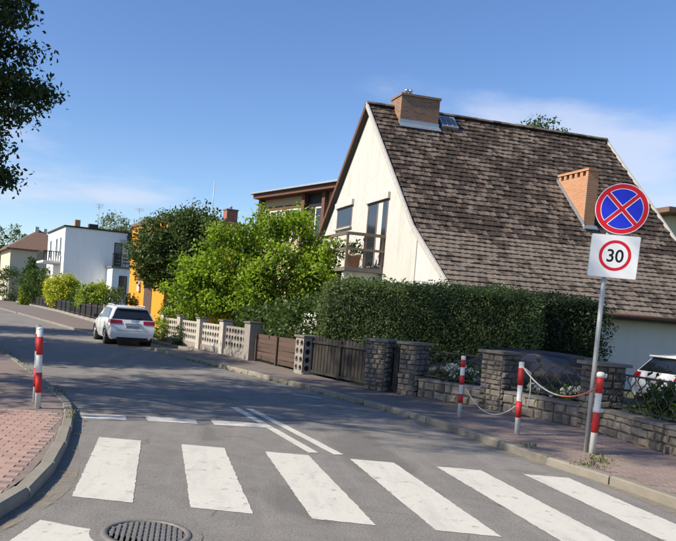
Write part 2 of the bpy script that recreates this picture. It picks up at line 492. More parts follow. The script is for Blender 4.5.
M['lf_lime'] = leaf_mat('leaf_lime', (.17, .275, .022), (.39, .51, .06), .5)
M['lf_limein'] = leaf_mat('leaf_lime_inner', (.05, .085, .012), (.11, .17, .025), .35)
M['lf_hedge'] = leaf_mat('leaf_hedge', (.062, .095, .033), (.14, .19, .066), .25)
M['lf_thuja'] = leaf_mat('leaf_thuja', (.018, .032, .014), (.042, .065, .026), .2)
M['lf_birch'] = leaf_mat('leaf_birch', (.10, .135, .07), (.17, .21, .11), .35)
M['lf_mid'] = leaf_mat('leaf_mid', (.030, .060, .014), (.075, .125, .03), .35)
M['lf_yellow'] = leaf_mat('leaf_yellow', (.32, .36, .03), (.55, .54, .06), .35)
M['lf_yelgreen'] = leaf_mat('leaf_yellow_green', (.18, .26, .025), (.34, .41, .055), .35)
M['grass'] = leaf_mat('grass_blade', (.07, .10, .025), (.19, .19, .07), .3)
M['petal'] = leaf_mat('white_petal', (.60, .60, .52), (.78, .78, .72), .25, tr_col=(1, 1, .9))
M['terracotta'] = simple('terracotta', (.42, .24, .16), .85, var=.2)

# ------------------------------------------------------------------ ground, road, pavements
def curve_of(pts):
    ys = np.array([q[1] for q in pts], float); xs = np.array([q[0] for q in pts], float)
    # monotone piecewise cubic through the points
    h = np.diff(ys); d = np.diff(xs) / h
    m = np.concatenate([[d[0]], (d[:-1] * h[1:] + d[1:] * h[:-1]) / (h[1:] + h[:-1]), [d[-1]]])
    def f(y):
        y = np.clip(y, ys[0], ys[-1]); i = np.clip(np.searchsorted(ys, y) - 1, 0, len(h) - 1)
        t = (y - ys[i]) / h[i]
        return ((2*t**3 - 3*t**2 + 1) * xs[i] + (t**3 - 2*t**2 + t) * h[i] * m[i]
                + (-2*t**3 + 3*t**2) * xs[i+1] + (t**3 - t**2) * h[i] * m[i+1])
    return f
KR0 = curve_of([(5.7, -8), (5.2, 0), (4.75, 5.4), (4.50, 7.2), (4.20, 8.4), (3.92, 9.2), (3.66, 10.2), (3.30, 11.6),
               (2.82, 13), (2.2, 14.4), (1.3, 16.3), (-.2, 19.2), (-1.55, 21.8), (-2.8, 24.3), (-6.1, 30.6), (-10.2, 39.4),
               (-17, 54), (-24, 69), (-38, 100), (-61, 150), (-85, 200)])
KL = curve_of([(-3.6, -8), (-2.9, 0), (-2.3, 3), (-1.9, 4.3), (-1.72, 5.3), (-1.68, 6.0), (-1.78, 7.2), (-2.0, 8.5), (-2.35, 10.1),
               (-2.62, 11), (-3.1, 12.1), (-4.5, 15.2), (-6.87, 20.2), (-11.6, 30), (-16.4, 40), (-30.5, 69), (-45, 100), (-68, 150), (-92, 200)])
FR = curve_of([(7.5, -8), (6.8, 0), (6.35, 7), (6.02, 11.5), (5.3, 13.6), (3.75, 15.4), (3.05, 16.1), (1.75, 18.8), (.4, 22.3),
               (-1.45, 26.2), (-3.3, 30), (-8.2, 42.5), (-17.2, 67), (-32, 102), (-53, 150), (-76, 200)])
NY0, NY1, NW = 25.3, 32.2, 1.75     # the parking bay in the right pavement

gm = MB(); N = 60
gm.add([(-900, -300, -.03), (900, -300, -.03), (900, 1500, -.03), (-900, 1500, -.03)], [(0, 1, 2, 3)])
ground = gm.build('ground', M['ground']); tag(ground, kind='structure')

rv, rf = [], []
ys = list(np.arange(-8, 60, .75)) + list(np.arange(60, 200.1, 5))
for y in ys:
    xl, xr = float(KL(y)), float(KR0(y))
    for k in range(7): rv.append((xl - 1.2 + (xr + 2.6 - xl + 1.2) * k / 6, y, 0))
for i in range(len(ys) - 1):
    for k in range(6): rf.append((i*7+k, i*7+k+1, (i+1)*7+k+1, (i+1)*7+k))
me = bpy.data.meshes.new('road'); me.from_pydata(rv, [], rf)
road = link('road', me, M['asphalt']); tag(road, kind='structure')

PZ = .095
def pavement(name, inner, outer, ylist, mat, sgn):
    v, f = [], []
    for (y, a, b) in ylist:
        v += [(a, y, PZ), (a + (b - a) * .5, y, PZ + .01), (b, y, PZ + .015)]
    for i in range(len(ylist) - 1):
        for k in range(2):
            q = (i*3+k, i*3+k+1, (i+1)*3+k+1, (i+1)*3+k)
            f.append(q if sgn > 0 else q[::-1])
    me = bpy.data.meshes.new(name); me.from_pydata(v, [], f)
    o = link(name, me, mat); tag(o, kind='structure'); return o
yl = []
for y in ys:
    if NY0 < y < NY1: continue
    yl.append((y, float(KR0(y)) + .14, float(FR(y)) + .1))
for y in np.arange(NY0 + .01, NY1, .6): yl.append((y, float(KR0(y)) + NW + .14, float(FR(y)) + .1))
yl.append((NY0, float(KR0(NY0)) + .14, float(FR(NY0)) + .1)); yl.append((NY1, float(KR0(NY1)) + .14, float(FR(NY1)) + .1))
yl.append((NY1 - .01, float(KR0(NY1)) + NW + .14, float(FR(NY1)) + .1))
yl.sort(key=lambda q: q[0])
pave_r = pavement('pavement_right', KR0, FR, yl, M['pave_r'], 1)
pave_l = pavement('pavement_left', KL, None, [(y, float(KL(y)) - .14, float(KL(y)) - 4.2) for y in ys], M['pave_l'], -1)

# kerb stones, one by one near the camera
ks = MB().chamfer(-.07, .07, -.5, .5, -.05, .105, .018).mesh('kerb_stone'); ks.materials.append(M['kerb'])
def kerb_run(pts, parent, side):
    """pts: polyline on the road side of the kerb"""
    d = [0]
    for a, b in zip(pts, pts[1:]): d.append(d[-1] + math.dist(a, b))
    n = int(d[-1] / 1.0)
    px_ = np.interp(np.linspace(0, d[-1], n + 1), d, [p[0] for p in pts]); py_ = np.interp(np.linspace(0, d[-1], n + 1), d, [p[1] for p in pts])
    for i in range(n):
        a, b = Vector((px_[i], py_[i])), Vector((px_[i+1], py_[i+1])); t = b - a; L = t.length
        an = math.atan2(-t.x, t.y); nrm = Vector((t.y, -t.x)).normalized() * side
        c = (a + b) / 2 + nrm * .07
        o = link('kerb_stone', ks, None, parent, (c.x + rnd.uniform(-.006, .006), c.y, rnd.uniform(-.006, .004)), an + rnd.uniform(-.008, .008))
        o.scale = (1, (L - .012) * 1.0, 1); o.rotation_euler.x = rnd.uniform(-.004, .004)
kr1 = [(float(KR0(y)), y) for y in np.arange(-2, NY0 + .01, .5)]
kr2 = [(float(KR0(NY0)), NY0), (float(KR0(NY0)) + NW, NY0)]
kr3 = [(float(KR0(y)) + NW, y) for y in np.arange(NY0, NY1, .5)]
kr4 = [(float(KR0(NY1)) + NW, NY1), (float(KR0(NY1)), NY1)]
kr5 = [(float(KR0(y)), y) for y in np.arange(NY1, 56, .5)]
kerb_run(kr1, pave_r, 1); kerb_run([(x, y - .14) for x, y in kr2], pave_r, -1); kerb_run(kr3, pave_r, 1); kerb_run(kr4[::-1], pave_r, 1); kerb_run(kr5, pave_r, 1)
kerb_run([(float(KL(y)), y) for y in np.arange(-2, 32, .4)], pave_l, -1)
def far_kerb(name, fn, y0, parent, side):
    b = MB(); yy = np.arange(y0, 200, 4.0)
    for a, c in zip(yy, yy[1:]):
        b.bar((float(fn(a)) + side * .07, a, .025), (float(fn(c)) + side * .07, c, .025), .14, .16)
    b.build(name, M['kerb'], parent)
far_kerb('kerb', KR0, 56, pave_r, 1); far_kerb('kerb', KL, 32, pave_l, -1)

# paving bricks near the camera, one by one
pb = MB().chamfer(-.0985, .0985, -.0485, .0485, -.03, .0, .0035).mesh('paving_brick')
def lay_bricks(parent, mat, rot, test, key, box, zf, n_max=300):
    x0, x1, y0, y1 = box; spots = []
    c, s = math.cos(rot), math.sin(rot)
    cx, cy = (x0 + x1) / 2, (y0 + y1) / 2; rad = max(x1 - x0, y1 - y0)
    nr = int(rad / .1) + 2
    for j in range(-nr, nr):
        for i in range(-nr // 2 - 1, nr // 2 + 1):
            u = i * .2 + (.1 if j % 2 else 0); v = j * .1
            x = cx + u * c - v * s; y = cy + u * s + v * c
            if x0 < x < x1 and y0 < y < y1 and test(x, y): spots.append((key(x, y), x, y))
    spots.sort()
    me = pb.copy(); me.name = 'paving_brick'; me.materials.append(mat)
    for k, x, y in spots[:n_max]:
        o = link('paving_brick', me, None, parent, (x, y, zf(x, y) + .0055 + rnd.uniform(-.0018, .0018)), rot + rnd.uniform(-.01, .01))
        o.rotation_euler.x = rnd.uniform(-.012, .012); o.rotation_euler.y = rnd.uniform(-.012, .012)
    rest = spots[n_max:]
    if rest:
        b = MB()
        for k, x, y in rest:
            z = zf(x, y) + .0055 + rnd.uniform(-.0018, .0018)
            q = [(-.097, -.047), (.097, -.047), (.097, .047), (-.097, .047)]
            w = [(x + a * c - d * s, y + a * s + d * c) for a, d in q]
            b.prism(w, z - .03, z)
        m2 = NT('paver_rest'); o = b.build('paving_bricks', mat, parent); tag(o, kind='stuff')
def zl(x, y):
    a = float(KL(y)); t = min(1, max(0, (a - .14 - x) / 4.06)); return PZ + .015 * t
def zr(x, y):
    a, b = float(KR0(y)) + .14, float(FR(y)) + .1; t = min(1, max(0, (x - a) / (b - a))); return PZ + .015 * t
lay_bricks(pave_l, M['brick_pink'], .10, lambda x, y: x < KL(y) - .24 and x > -.36 * y - .25, lambda x, y: math.hypot(x, y), (-4.2, -1.6, 4.6, 9.75), zl)
lay_bricks(pave_r, M['brick_mauve'], -.12, lambda x, y: x > KR0(y) + .24 and x < FR(y) - .12 and x < .62 * y + .3, lambda x, y: math.hypot(x, y), (3.6, 6.4, 7.0, 13.0), zr)

# painted markings
Z0 = Vector((-1.7006, 8.7393)); ZY, ZL, ZS = -.1205, 2.7206, -.1867
ez = Vector((math.cos(ZY), -math.sin(ZY))); gz = Vector((math.sin(ZY), math.cos(ZY)))
def ragged(poly, z, name, step=.05, jit=.006):
    pts = []
    for a, b in zip(poly, poly[1:] + poly[:1]):
        a, b = Vector(a), Vector(b); n = max(1, int((b - a).length / step))
        for k in range(n):
            p = a.lerp(b, k / n); j = jit if k else jit * .4
            pts.append((p.x + rnd.uniform(-j, j), p.y + rnd.uniform(-j, j)))
    me = bpy.data.meshes.new(name); me.from_pydata([(x, y, z) for x, y in pts], [], [tuple(range(len(pts)))])
    return link(name, me, M['paint'], road)
for i in range(6):
    def zc_(a, b): return Z0 + ez * a + gz * (b + ZS * a)
    w = .515
    L = ZL + (0 if i < 4 else .05)
    ragged([zc_(i, 0), zc_(i, -L), zc_(i + w, -L - .02), zc_(i + w, 0)], .004, 'crosswalk_stripe')
ragged([(-1.52, 4.7), (-1.44, 5.34), (-.90, 5.16), (-.55, 5.02), (-.5, 4.7)], .004, 'crosswalk_stripe')
for q in ([(-2.22, 10.02), (-2.36, 10.46), (-1.68, 10.5), (-1.6, 10.14)], [(-1.31, 10.2), (-1.41, 10.62), (-.65, 10.62), (-.6, 10.27)],
          [(-.36, 10.29), (-.44, 10.72), (.33, 10.70), (.42, 10.39)]):
    ragged(q, .004, 'give_way_dash', .05, .008)
def stripe(pts, w, name):
    l, r_ = [], []
    for i, p in enumerate(pts):
        a, b = Vector(pts[max(0, i-1)]), Vector(pts[min(len(pts)-1, i+1)]); t = (b - a).normalized(); n = Vector((-t.y, t.x)) * w / 2
        l.append(Vector(p) + n); r_.append(Vector(p) - n)
    poly = [tuple(q) for q in l] + [tuple(q) for q in reversed(r_)]
    ragged(poly, .0056, name, .3, .006)
stripe([(.93, 8.75), (.62, 9.8), (.28, 10.95), (-.12, 12.25)], .13, 'lane_line')
stripe([(1.24, 8.75), (.92, 9.8), (.56, 10.95), (.13, 12.25)], .13, 'lane_line')
for (a, b) in (((3.05, 11.0), (2.1, 12.9)), ((-1.6, 14.5), (-1.25, 13.7))):
    pass
stripe([(1.62, 14.55), (1.05, 14.9)], .12, 'faded_mark'); stripe([(-4.9, 18.0), (-4.3, 18.05)], .12, 'faded_mark')

# sand washed against the kerbs
def sand(poly, name='sand'):
    me = bpy.data.meshes.new(name); me.from_pydata([(x, y, .0075) for x, y in poly], [], [tuple(range(len(poly)))])
    o = link(name, me, M['sand']); tag(o, kind='stuff')
sl_ = [(float(KL(y)) + .01, y) for y in np.arange(4.5, 9.2, .3)]
sand(sl_ + [(float(KL(y)) + .10 + .14 * math.sin((y - 4.3) * .75) ** 2, y) for y in np.arange(9.0, 4.4, -.3)])
sr_ = [(float(KR0(y)) - .01, y) for y in np.arange(6.0, 15, .4)]
sand(sr_ + [(float(KR0(y)) - .22 - .12 * math.sin(y * 1.3), y) for y in np.arange(14.6, 5.8, -.4)])

# manhole
mh = empty('manhole_cover', (-.62, 5.20, 0), .08, label='round ribbed iron manhole cover set in the asphalt by the crossing', cat='manhole'); mh.scale = (.9, .9, 1)
MB().lathe([(.315, .006), (.318, .016), (.36, .016), (.372, .004)], 40).build('rim', M['iron'], mh)
cv = MB().lathe([(.0001, .004), (.312, .004)], 40).build('lid', M['iron'], mh)
for k in range(13):
    x = -.276 + k * .046; h = math.sqrt(max(.0, .3 ** 2 - x * x))
    n = max(1, int(2 * h / .085))
    b = MB()
    for j in range(n):
        y0 = -h + 2 * h * j / n
        b.chamfer(x - .014, x + .014, y0 + .006, y0 + 2 * h / n - .006, .003, .015, .003)
    b.build('rib', M['iron'], cv)
cl_ = MB().lathe([(.37, .0045), (.46, .0045)], 36).build('collar', M['asphalt'], mh)

# ------------------------------------------------------------------ bollards, chains, sign
def bollard(x, y, z, h, r, bands, lean, label, clips=()):
    t = empty('bollard', (x, y, z), 0, label=label, cat='bollard', group='red and white bollards')
    t.rotation_euler = (lean[1], lean[0], 0)
    MB().tube([(0, 0, -.05), (0, 0, h - .012)], r, 18).build('post', M['bwhite'], t)
    MB().lathe([(r + .003, h - .03), (r + .003, h - .008), (r * .75, h + .004), (.0005, h + .006)], 18).build('cap', M['bwhite'], t)
    for (z0, z1, m) in bands:
        MB().lathe([(r, z0), (r + .003, z0), (r + .003, z1), (r, z1)], 18).build('red_band' if m == 'bred' else 'white_band', M[m], t)
    MB().lathe([(r + .004, -.02), (r + .016, -.02), (r + .014, .012), (r + .002, .018)], 18).build('foot_collar', M['capstone'], t)
    for zc in clips:
        b = MB().lathe([(r + .002, zc - .03), (r + .008, zc - .03), (r + .008, zc + .03), (r + .002, zc + .03)], 18)
        b.box(r, r + .035, -.018, .018, zc - .025, zc + .025)
        b.build('bracket', M['bwhite'], t)
    return t
BR = [('bred')]
bollard(4.74, 9.60, .098, 1.11, .042, [(.30, .60, 'bred'), (.83, 1.045, 'bred')], (.012, 0), 'red and white bollard next to the signpost, with white brackets', (.60, 1.07))
bollard(4.20, 10.86, .098, 1.11, .038, [(.27, .52, 'bred'), (.76, 1.02, 'bred')], (-.025, 0), 'red and white bollard with a rope tied to its top, second from the signpost')
bollard(3.76, 12.34, .098, 1.07, .037, [(.26, .42, 'bred'), (.58, .74, 'bred'), (.88, 1.01, 'bred')], (-.02, 0), 'thin red and white bollard farthest from the signpost, three red bands')
bollard(-2.83, 10.01, .098, 1.13, .041, [(.22, .50, 'bred'), (.75, 1.0, 'bred')], (-.028, 0), 'front one of the two bollards on the corner of the pink pavement')
bollard(-3.045, 10.62, .098, 1.13, .041, [(.22, .50, 'bred'), (.75, 1.0, 'bred')], (-.01, 0), 'bollard half hidden behind the front one on the pink pavement corner')

def catenary(a, b, sag, n=24):
    a, b = Vector(a), Vector(b)
    return [a.lerp(b, i / n) - Vector((0, 0, 4 * sag * (i / n) * (1 - i / n))) for i in range(n + 1)]
def rope(name, pts, r, label, cat, split=None):
    t = empty(name, pts[0], 0, label=label, cat=cat)
    o = Vector(pts[0]); loc = [p - o for p in pts]
    if split:
        k = int(len(pts) * split)
        MB().tube(loc[:k+1], r, 6).build('white_length', M['rope'], t)
        MB().tube(loc[k:], r, 6).build('red_length', M['rope_red'], t)
    else:
        MB().tube(loc, r, 6).build('strand', M['rope'], t)
rope('barrier_rope', catenary((4.165, 10.82, 1.16), (4.71, 9.60, .99), .26), .011, 'white and red rope sagging between the signpost bollard and the next one', 'rope', .52)
rope('barrier_rope', catenary((4.20, 10.82, .62), (3.79, 12.28, .66), .33), .008, 'white rope sagging low between the two bollards away from the signpost', 'rope')
rope('loose_rope', [Vector(p) for p in ((4.21, 10.80, 1.12), (4.29, 10.78, 1.05), (4.31, 10.78, .8), (4.29, 10.78, .52))], .008, 'loose rope end hanging down beside the second bollard', 'rope')
rope('tied_rope', catenary((3.80, 12.32, .62), (4.30, 12.9, .66), .05), .010, 'short white rope running from the thin bollard towards the stone wall', 'rope')

st = empty('road_sign', (4.70, 9.70, .098), 0, label='no stopping sign over a 30 limit plate on a grey steel pole', cat='road sign')
st.rotation_euler = (0, .006, 0)
MB().tube([(0, 0, -.1), (0, 0, 3.5)], .030, 16).build('pole', M['steel'], st)
FY = -.14    # turn of the plates towards the street
def plate_obj(name, vs2, fs, mat, y, parent, ctr, thick=0.0):
    """2-D shape in the sign plane (x right, z up)"""
    c, s = math.cos(FY), math.sin(FY)
    b = MB()
    if thick:
        n = len(vs2)
        v = [(x, y, z) for x, z in vs2] + [(x, y + thick, z) for x, z in vs2]
        f = [tuple(range(n)), tuple(range(2*n-1, n-1, -1))] + [(i, n+i, n+(i+1) % n, (i+1) % n) for i in range(n)]
    else:
        v = [(x, y, z) for x, z in vs2]; f = fs
    tl = math.radians(1.2)
    out = []
    for x, yy, z in v:
        x, z = x * math.cos(tl) + z * math.sin(tl), z * math.cos(tl) - x * math.sin(tl)
        out.append((ctr[0] + x * c - yy * s, ctr[1] + x * s + yy * c, ctr[2] + z))
    b.add(out, f)
    return b.build(name, mat, parent)
def circ(r, n=56, a0=0): return [(r * math.cos(2*math.pi*i/n + a0), r * math.sin(2*math.pi*i/n + a0)) for i in range(n)]
def ring(ro, ri, n=56):
    return circ(ro, n) + circ(ri, n), [(i, (i+1) % n, n+(i+1) % n, n+i) for i in range(n)]
RC = (.105, -.075, 3.285); RR = .335
disc = plate_obj('disc', circ(RR), None, M['steel'], 0, st, RC, .006)
v, f = ring(RR, .0001); plate_obj('red_field', v, f, M['s_red'], -.002, disc, RC)
v, f = ring(RR * 1.0, RR * .975); plate_obj('white_rim', v, f, M['s_white'], -.0035, disc, RC)
def sector(r, h, k):
    a0 = math.asin(h / r); pts = [(h, h)]
    for i in range(15):
        a = a0 + (math.pi/2 - 2*a0) * i / 14; pts.append((r * math.cos(a), r * math.sin(a)))
    q = math.radians(45 + 90 * k); return [(x*math.cos(q) - y*math.sin(q), x*math.sin(q) + y*math.cos(q)) for x, y in pts]
for k in range(4):
    p = sector(RR * .80, RR * .070, k); plate_obj('white_edge', p, [tuple(range(len(p)))], M['s_white'], -.0035, disc, RC)
    p = sector(RR * .775, RR * .100, k); plate_obj('blue_field', p, [tuple(range(len(p)))], M['s_blue'], -.005, disc, RC)
PC = (.065, -.075, 2.655); PW, PH = .310, .285
def rrect(w, h, r, n=5):
    out = []
    for (cx, cz, a) in ((w-r, h-r, 0), (-w+r, h-r, 90), (-w+r, -h+r, 180), (w-r, -h+r, 270)):
        for i in range(n + 1):
            q = math.radians(a + 90 * i / n); out.append((cx + r*math.cos(q), cz + r*math.sin(q)))
    return out
pl = plate_obj('limit_plate', rrect(PW, PH, .02), None, M['steel'], 0, st, PC, .006)
plate_obj('white_field', rrect(PW - .006, PH - .006, .018), [tuple(range(24))], M['s_white'], -.002, pl, PC)
RX = (PC[0] + .012, PC[1], PC[2] + .012)
v, f = ring(.203, .163); plate_obj('red_ring', v, f, M['s_red'], -.004, pl, RX)
def glyph(ch):
    fc = bpy.data.curves.new('digits', 'FONT'); fc.body = ch; fc.size = .235; fc.align_x = 'CENTER'; fc.offset = .0035
    o = bpy.data.objects.new('digits', fc); COL.objects.link(o)
    bpy.context.view_layer.update()
    m = bpy.data.meshes.new_from_object(o); bpy.data.objects.remove(o); return m
gm_ = glyph('30')
vs = [(v.co.x * .95, v.co.y - .083) for v in gm_.vertices]
plate_obj('digits', vs, [tuple(p.vertices) for p in gm_.polygons], M['s_black'], -.004, pl, RX)
for zc in (3.42, 3.10, 2.85, 2.48):
    b = MB().lathe([(.032, zc - .015), (.036, zc - .015), (.036, zc + .015), (.032, zc + .015)], 14); b.box(-.02, .05, -.054, -.028, zc - .015, zc + .015)
    b.build('clamp', M['steel'], st)

# ------------------------------------------------------------------ stone and iron garden fence
def stone_mesh(seed):
    r = random.Random(seed)
    v = []
    for (x, y, z) in ((-.5,-.5,-.5),(.5,-.5,-.5),(.5,.5,-.5),(-.5,.5,-.5)):
        v.append((x, y, z))
    base = []
    for (x, y) in ((-.5,-.5),(.5,-.5),(.5,.5),(-.5,.5)):
        base.append((x * r.uniform(.80, 1.02), y * r.uniform(.80, 1.02)))
    for x, y in base: v.append((x, y, .15))
    for x, y in base: v.append((x * r.uniform(.5, .85), y * r.uniform(.5, .85), .5 + r.uniform(-.15, .15)))
    f = [(0,1,5,4),(1,2,6,5),(2,3,7,6),(3,0,4,7),(4,5,9,8),(5,6,10,9),(6,7,11,10),(7,4,8,11),(8,9,10,11)]
    me = bpy.data.meshes.new('stone'); me.from_pydata(v, [], f); return me
STONES = {}
def get_stones(mat):
    if mat not in STONES:
        STONES[mat] = []
        for i in range(12):
            m = stone_mesh(i); m.materials.append(M[mat]); STONES[mat].append(m)
    return STONES[mat]
def face_stones(parent, org, ux, W, Hh, nrm, mat, size=.17, r=rnd, rough=.03):
    """stones on a vertical face: org lower-left corner, ux horizontal unit, nrm outward unit (parent space)"""
    org, ux, nrm = Vector(org), Vector(ux), Vector(nrm); uz = Vector((0, 0, 1))
    z = 0.0
    sm = get_stones(mat)
    while z < Hh - .03:
        h = min(r.uniform(.75, 1.2) * size * .8, Hh - z)
        if Hh - z - h < .05: h = Hh - z
        x = 0.0
        while x < W - .03:
            w = min(r.uniform(.7, 1.6) * size, W - x)
            if W - x - w < .07: w = W - x
            d = r.uniform(.02, .02 + rough) * 2
            c = org + ux * (x + w / 2) + uz * (z + h / 2)
            o = link('stone', r.choice(sm), None, parent)
            tw = r.uniform(-.09, .09); a_ = ux + uz * tw; b_ = uz - ux * tw
            mm = Matrix((a_ * (w - .010), b_ * (h - .010), nrm * d)).transposed().to_4x4()
            mm.translation = c
            o.matrix_local = mm
            x += w
        z += h
FD = Vector((0, 0, 0))
fence = empty('garden_fence', (5.0, 14.0, .10), 0, label='stone pillar garden fence with wavy iron railings behind the bollards', cat='fence')
FO = Vector((5.0, 14.0, .10))
def ffrm(p): return Vector((p[0] - FO.x, p[1] - FO.y, 0))
def stone_pillar(p, ang, w, d, h, size=.135):
    """ang: direction of the fence run"""
    u = Vector((math.cos(ang), math.sin(ang), 0)); n = Vector((u.y, -u.x, 0))
    c = ffrm(p)
    b = MB().obox(c + Vector((0, 0, h / 2 - .05)), u * w / 2, n * d / 2, Vector((0, 0, h / 2 + .05)))
    core = b.build('pillar', M['mortar'], fence)
    face_stones(core, c - u * w / 2 + n * d / 2, u, w, h, n, 'stone', size)
    face_stones(core, c + u * w / 2 - n * d / 2, n, d, h, u, 'stone', size)
    cp = MB()
    v = [c + u * a * (w / 2 + .07) + n * e * (d / 2 + .07) for a, e in ((-1, -1), (1, -1), (1, 1), (-1, 1))]
    cp.extr([q + Vector((0, 0, h)) for q in v], (0, 0, .055))
    cp.build('capstone', M['capstone'], core)
def low_wall(a, b, h, d=.28):
    a, b = ffrm(a), ffrm(b); u = (b - a).normalized(); n = Vector((u.y, -u.x, 0))
    flip = n.x > 0
    if flip: n = -n
    L = (b - a).length
    core = MB().obox((a + b) / 2 + Vector((0, 0, h / 2 - .05)), u * L / 2, n * d / 2, Vector((0, 0, h / 2 + .05))).build('low_wall', M['mortar'], fence)
    face_stones(core, a + n * d / 2, u, L, h, n, 'stone_w', .21)
    MB().obox((a + b) / 2 + Vector((0, 0, h + .026)), u * L / 2, n * (d / 2 + .03), Vector((0, 0, .025))).build('coping', M['capstone'], core)
def railing(a, b, z0, z1):
    a, b = ffrm(a), ffrm(b); u = (b - a).normalized(); L = (b - a).length
    rt = MB()
    for z in (z0, z1): rt.bar(a + Vector((0, 0, z)), b + Vector((0, 0, z)), .03, .03)
    rl = rt.build('railing', M['dark_metal'], fence)
    n = int(L / .125); an = math.atan2(u.y, u.x)
    for s in (1, -1):
        pts = [(s * .052 * math.sin(2 * math.pi * k / 12), .008 * s, z0 + (z1 - z0) * k / 24 ) for k in range(25)]
        me = MB().tube(pts, .009, 5).mesh('wavy_bar'); me.materials.append(M['dark_metal'])
        for i in range(n):
            if (i % 2 == 0) == (s == 1):
                p = a + u * ((i + .5) / n * L)
                link('wavy_bar', me, None, rl, (p.x, p.y, 0), an)
P0, P1, P2, P3, P4 = (6.32, 8.3), (5.98, 12.0), (4.98, 14.0), (3.64, 15.5), (3.03, 16.05)
def ang(a, b): return math.atan2(b[1] - a[1], b[0] - a[0])
for p, a, w in ((P1, ang(P1, P0), .5), (P2, ang(P2, P1), .52), (P3, ang(P3, P2), .42), (P4, ang(P4, P3), .50)):
    stone_pillar(p, a, w, .45, 1.10)
def inset(a, b, d0, d1):
    a, b = Vector(a), Vector(b); u = (b - a).normalized(); return tuple(a + u * d0), tuple(b - u * d1)
for a, b in ((P0, P1), (P1, P2), (P2, P3)):
    q0, q1 = inset(a, b, .26, .26)
    low_wall(q0, q1, .36); railing(q0, q1, .48, 1.0)

# dark gate between the stone pillars and the honeycomb pillar
P5, P6 = (1.62, 18.95), (.22, 22.45)
def gate(name, a, b, label, boards, horizontal=False):
    a, b = Vector((*a, .10)), Vector((*b, .10)); u = (b - a).normalized(); L = (b - a).length
    g = empty(name, a, math.atan2(u.y, u.x), label=label, cat='gate')
    mat = M['wood_brown'] if horizontal else M['wood_dark']
    if not horizontal:
        f = MB().box(0, L, -.02, .02, .08, .14).box(0, L, -.02, .02, .85, .91)
        for x in (0, L / 2 - .03, L / 2 + .03, L - .05): f.box(x, x + .05, -.022, .022, .06, .98)
        f.build('frame', M['dark_metal'], g)
        n = boards; w = L / n
        for i in range(n):
            h = 1.0 + rnd.uniform(-.02, .02)
            MB().box(i * w + .012, (i + 1) * w - .012, -.05, -.025, .06 + rnd.uniform(0, .02), h).build('board', mat, g)
    else:
        f = MB()
        for x in (.04, L / 2, L - .1): f.box(x, x + .07, -.02, .03, .02, .86)
        f.build('frame', mat, g)
        for i in range(boards):
            z = .10 + i * .78 / boards; sag = rnd.uniform(-.03, .03)
            MB().bar((0, -.04, z + .05 + sag), (L, -.04, z + .05 - sag), .022, .125).build('slat', mat, g)
    return g
q0, q1 = inset(P4, P5, .27, .24); gate('wooden_gate', q0, q1, 'dark upright board driveway gate beside the stone pillars', 18)
q0, q1 = inset(P5, P6, .24, .24); gate('slatted_gate', q0, q1, 'low brown gate of sagging horizontal slats between two concrete pillars', 6, True)
q0, q1 = inset(P3, P4, .22, .26); gate('narrow_gate', q0, q1, 'narrow dark wicket gate squeezed between two stone pillars', 3)

# honeycomb concrete fence
def honey_panel(L, H0, H1, cell, rr, th):
    """panel in local x (0..L), z (H0..H1), y thickness, round holes through"""
    nx = max(1, round(L / cell)); nz = max(1, round((H1 - H0) / cell)); cw, ch = L / nx, (H1 - H0) / nz
    b = MB(); K = 12
    sq = [(.5,.0),(.5,.28),(.5,.5),(0,.5),(-.28,.5),(-.5,.5),(-.5,0),(-.5,-.28),(-.5,-.5),(0,-.5),(.28,-.5),(.5,-.5)]
    for i in range(nx):
        for k in range(nz):
            cx, cz = (i + .5) * cw, H0 + (k + .5) * ch
            o = [(cx + x * cw, cz + z * ch) for x, z in sq]
            h = [(cx + rr * min(cw, ch) * math.cos(math.atan2(z, x)), cz + rr * min(cw, ch) * math.sin(math.atan2(z, x))) for x, z in sq]
            v = [(x, -th/2, z) for x, z in o] + [(x, -th/2, z) for x, z in h] + [(x, th/2, z) for x, z in o] + [(x, th/2, z) for x, z in h]
            f = []
            for j in range(K):
                n = (j + 1) % K
                f += [(j, K+j, K+n, n), (2*K+j, 2*K+n, 3*K+n, 3*K+j), (K+j, 3*K+j, 3*K+n, K+n)]
            b.add(v, f)
    b.box(0, L, -th/2, th/2, H1, H1 + .04); b.box(0, L, -th/2, th/2, H0 - .06, H0)
    return b
hf = empty('honeycomb_fence', (.22, 22.45, .1), 0, label='pale concrete garden fence pierced with rows of round holes', cat='fence')
HO = Vector((.22, 22.45, .1))
hp = [P6, (-.72, 24.6), (-1.64, 26.5), (-2.55, 28.4), (-3.4, 30.1)]
for i, p in enumerate(hp):
    c = Vector((p[0], p[1], .1)) - HO; a = ang(p, hp[min(i+1, 4)]) if i < 4 else ang(hp[3], p)
    h = 1.08 if i else 1.12; w = .17 if i else .22
    u = Vector((math.cos(a), math.sin(a), 0)); n = Vector((-u.y, u.x, 0))
    b = MB().obox(c + Vector((0, 0, h / 2)), u * w, n * w, Vector((0, 0, h / 2 + .04)))
    po = b.build('post', M['honey'] if i else M['honey_grey_shade'], hf)  # first post takes the copy darkened for shade
    MB().obox(c + Vector((0, 0, h + .065)), u * (w + .04), n * (w + .04), Vector((0, 0, .024))).build('cap', M['capstone'], po)
for i in range(4):
    q0, q1 = inset(hp[i], hp[i+1], .17 if i else .23, .17)
    L = math.dist(q0, q1); c = Vector((*q0, .1)) - HO
    pn = honey_panel(L, .26, .94, .235, .40, .10).build('panel', M['honey'] if i else M['honey_grey_shade'], hf, c, ang(q0, q1))  # first panel likewise, its shade is in the colour
    MB().box(0, L, -.09, .09, -.05, .195).build('plinth', M['honey_grey_shade'], hf, c, ang(q0, q1))
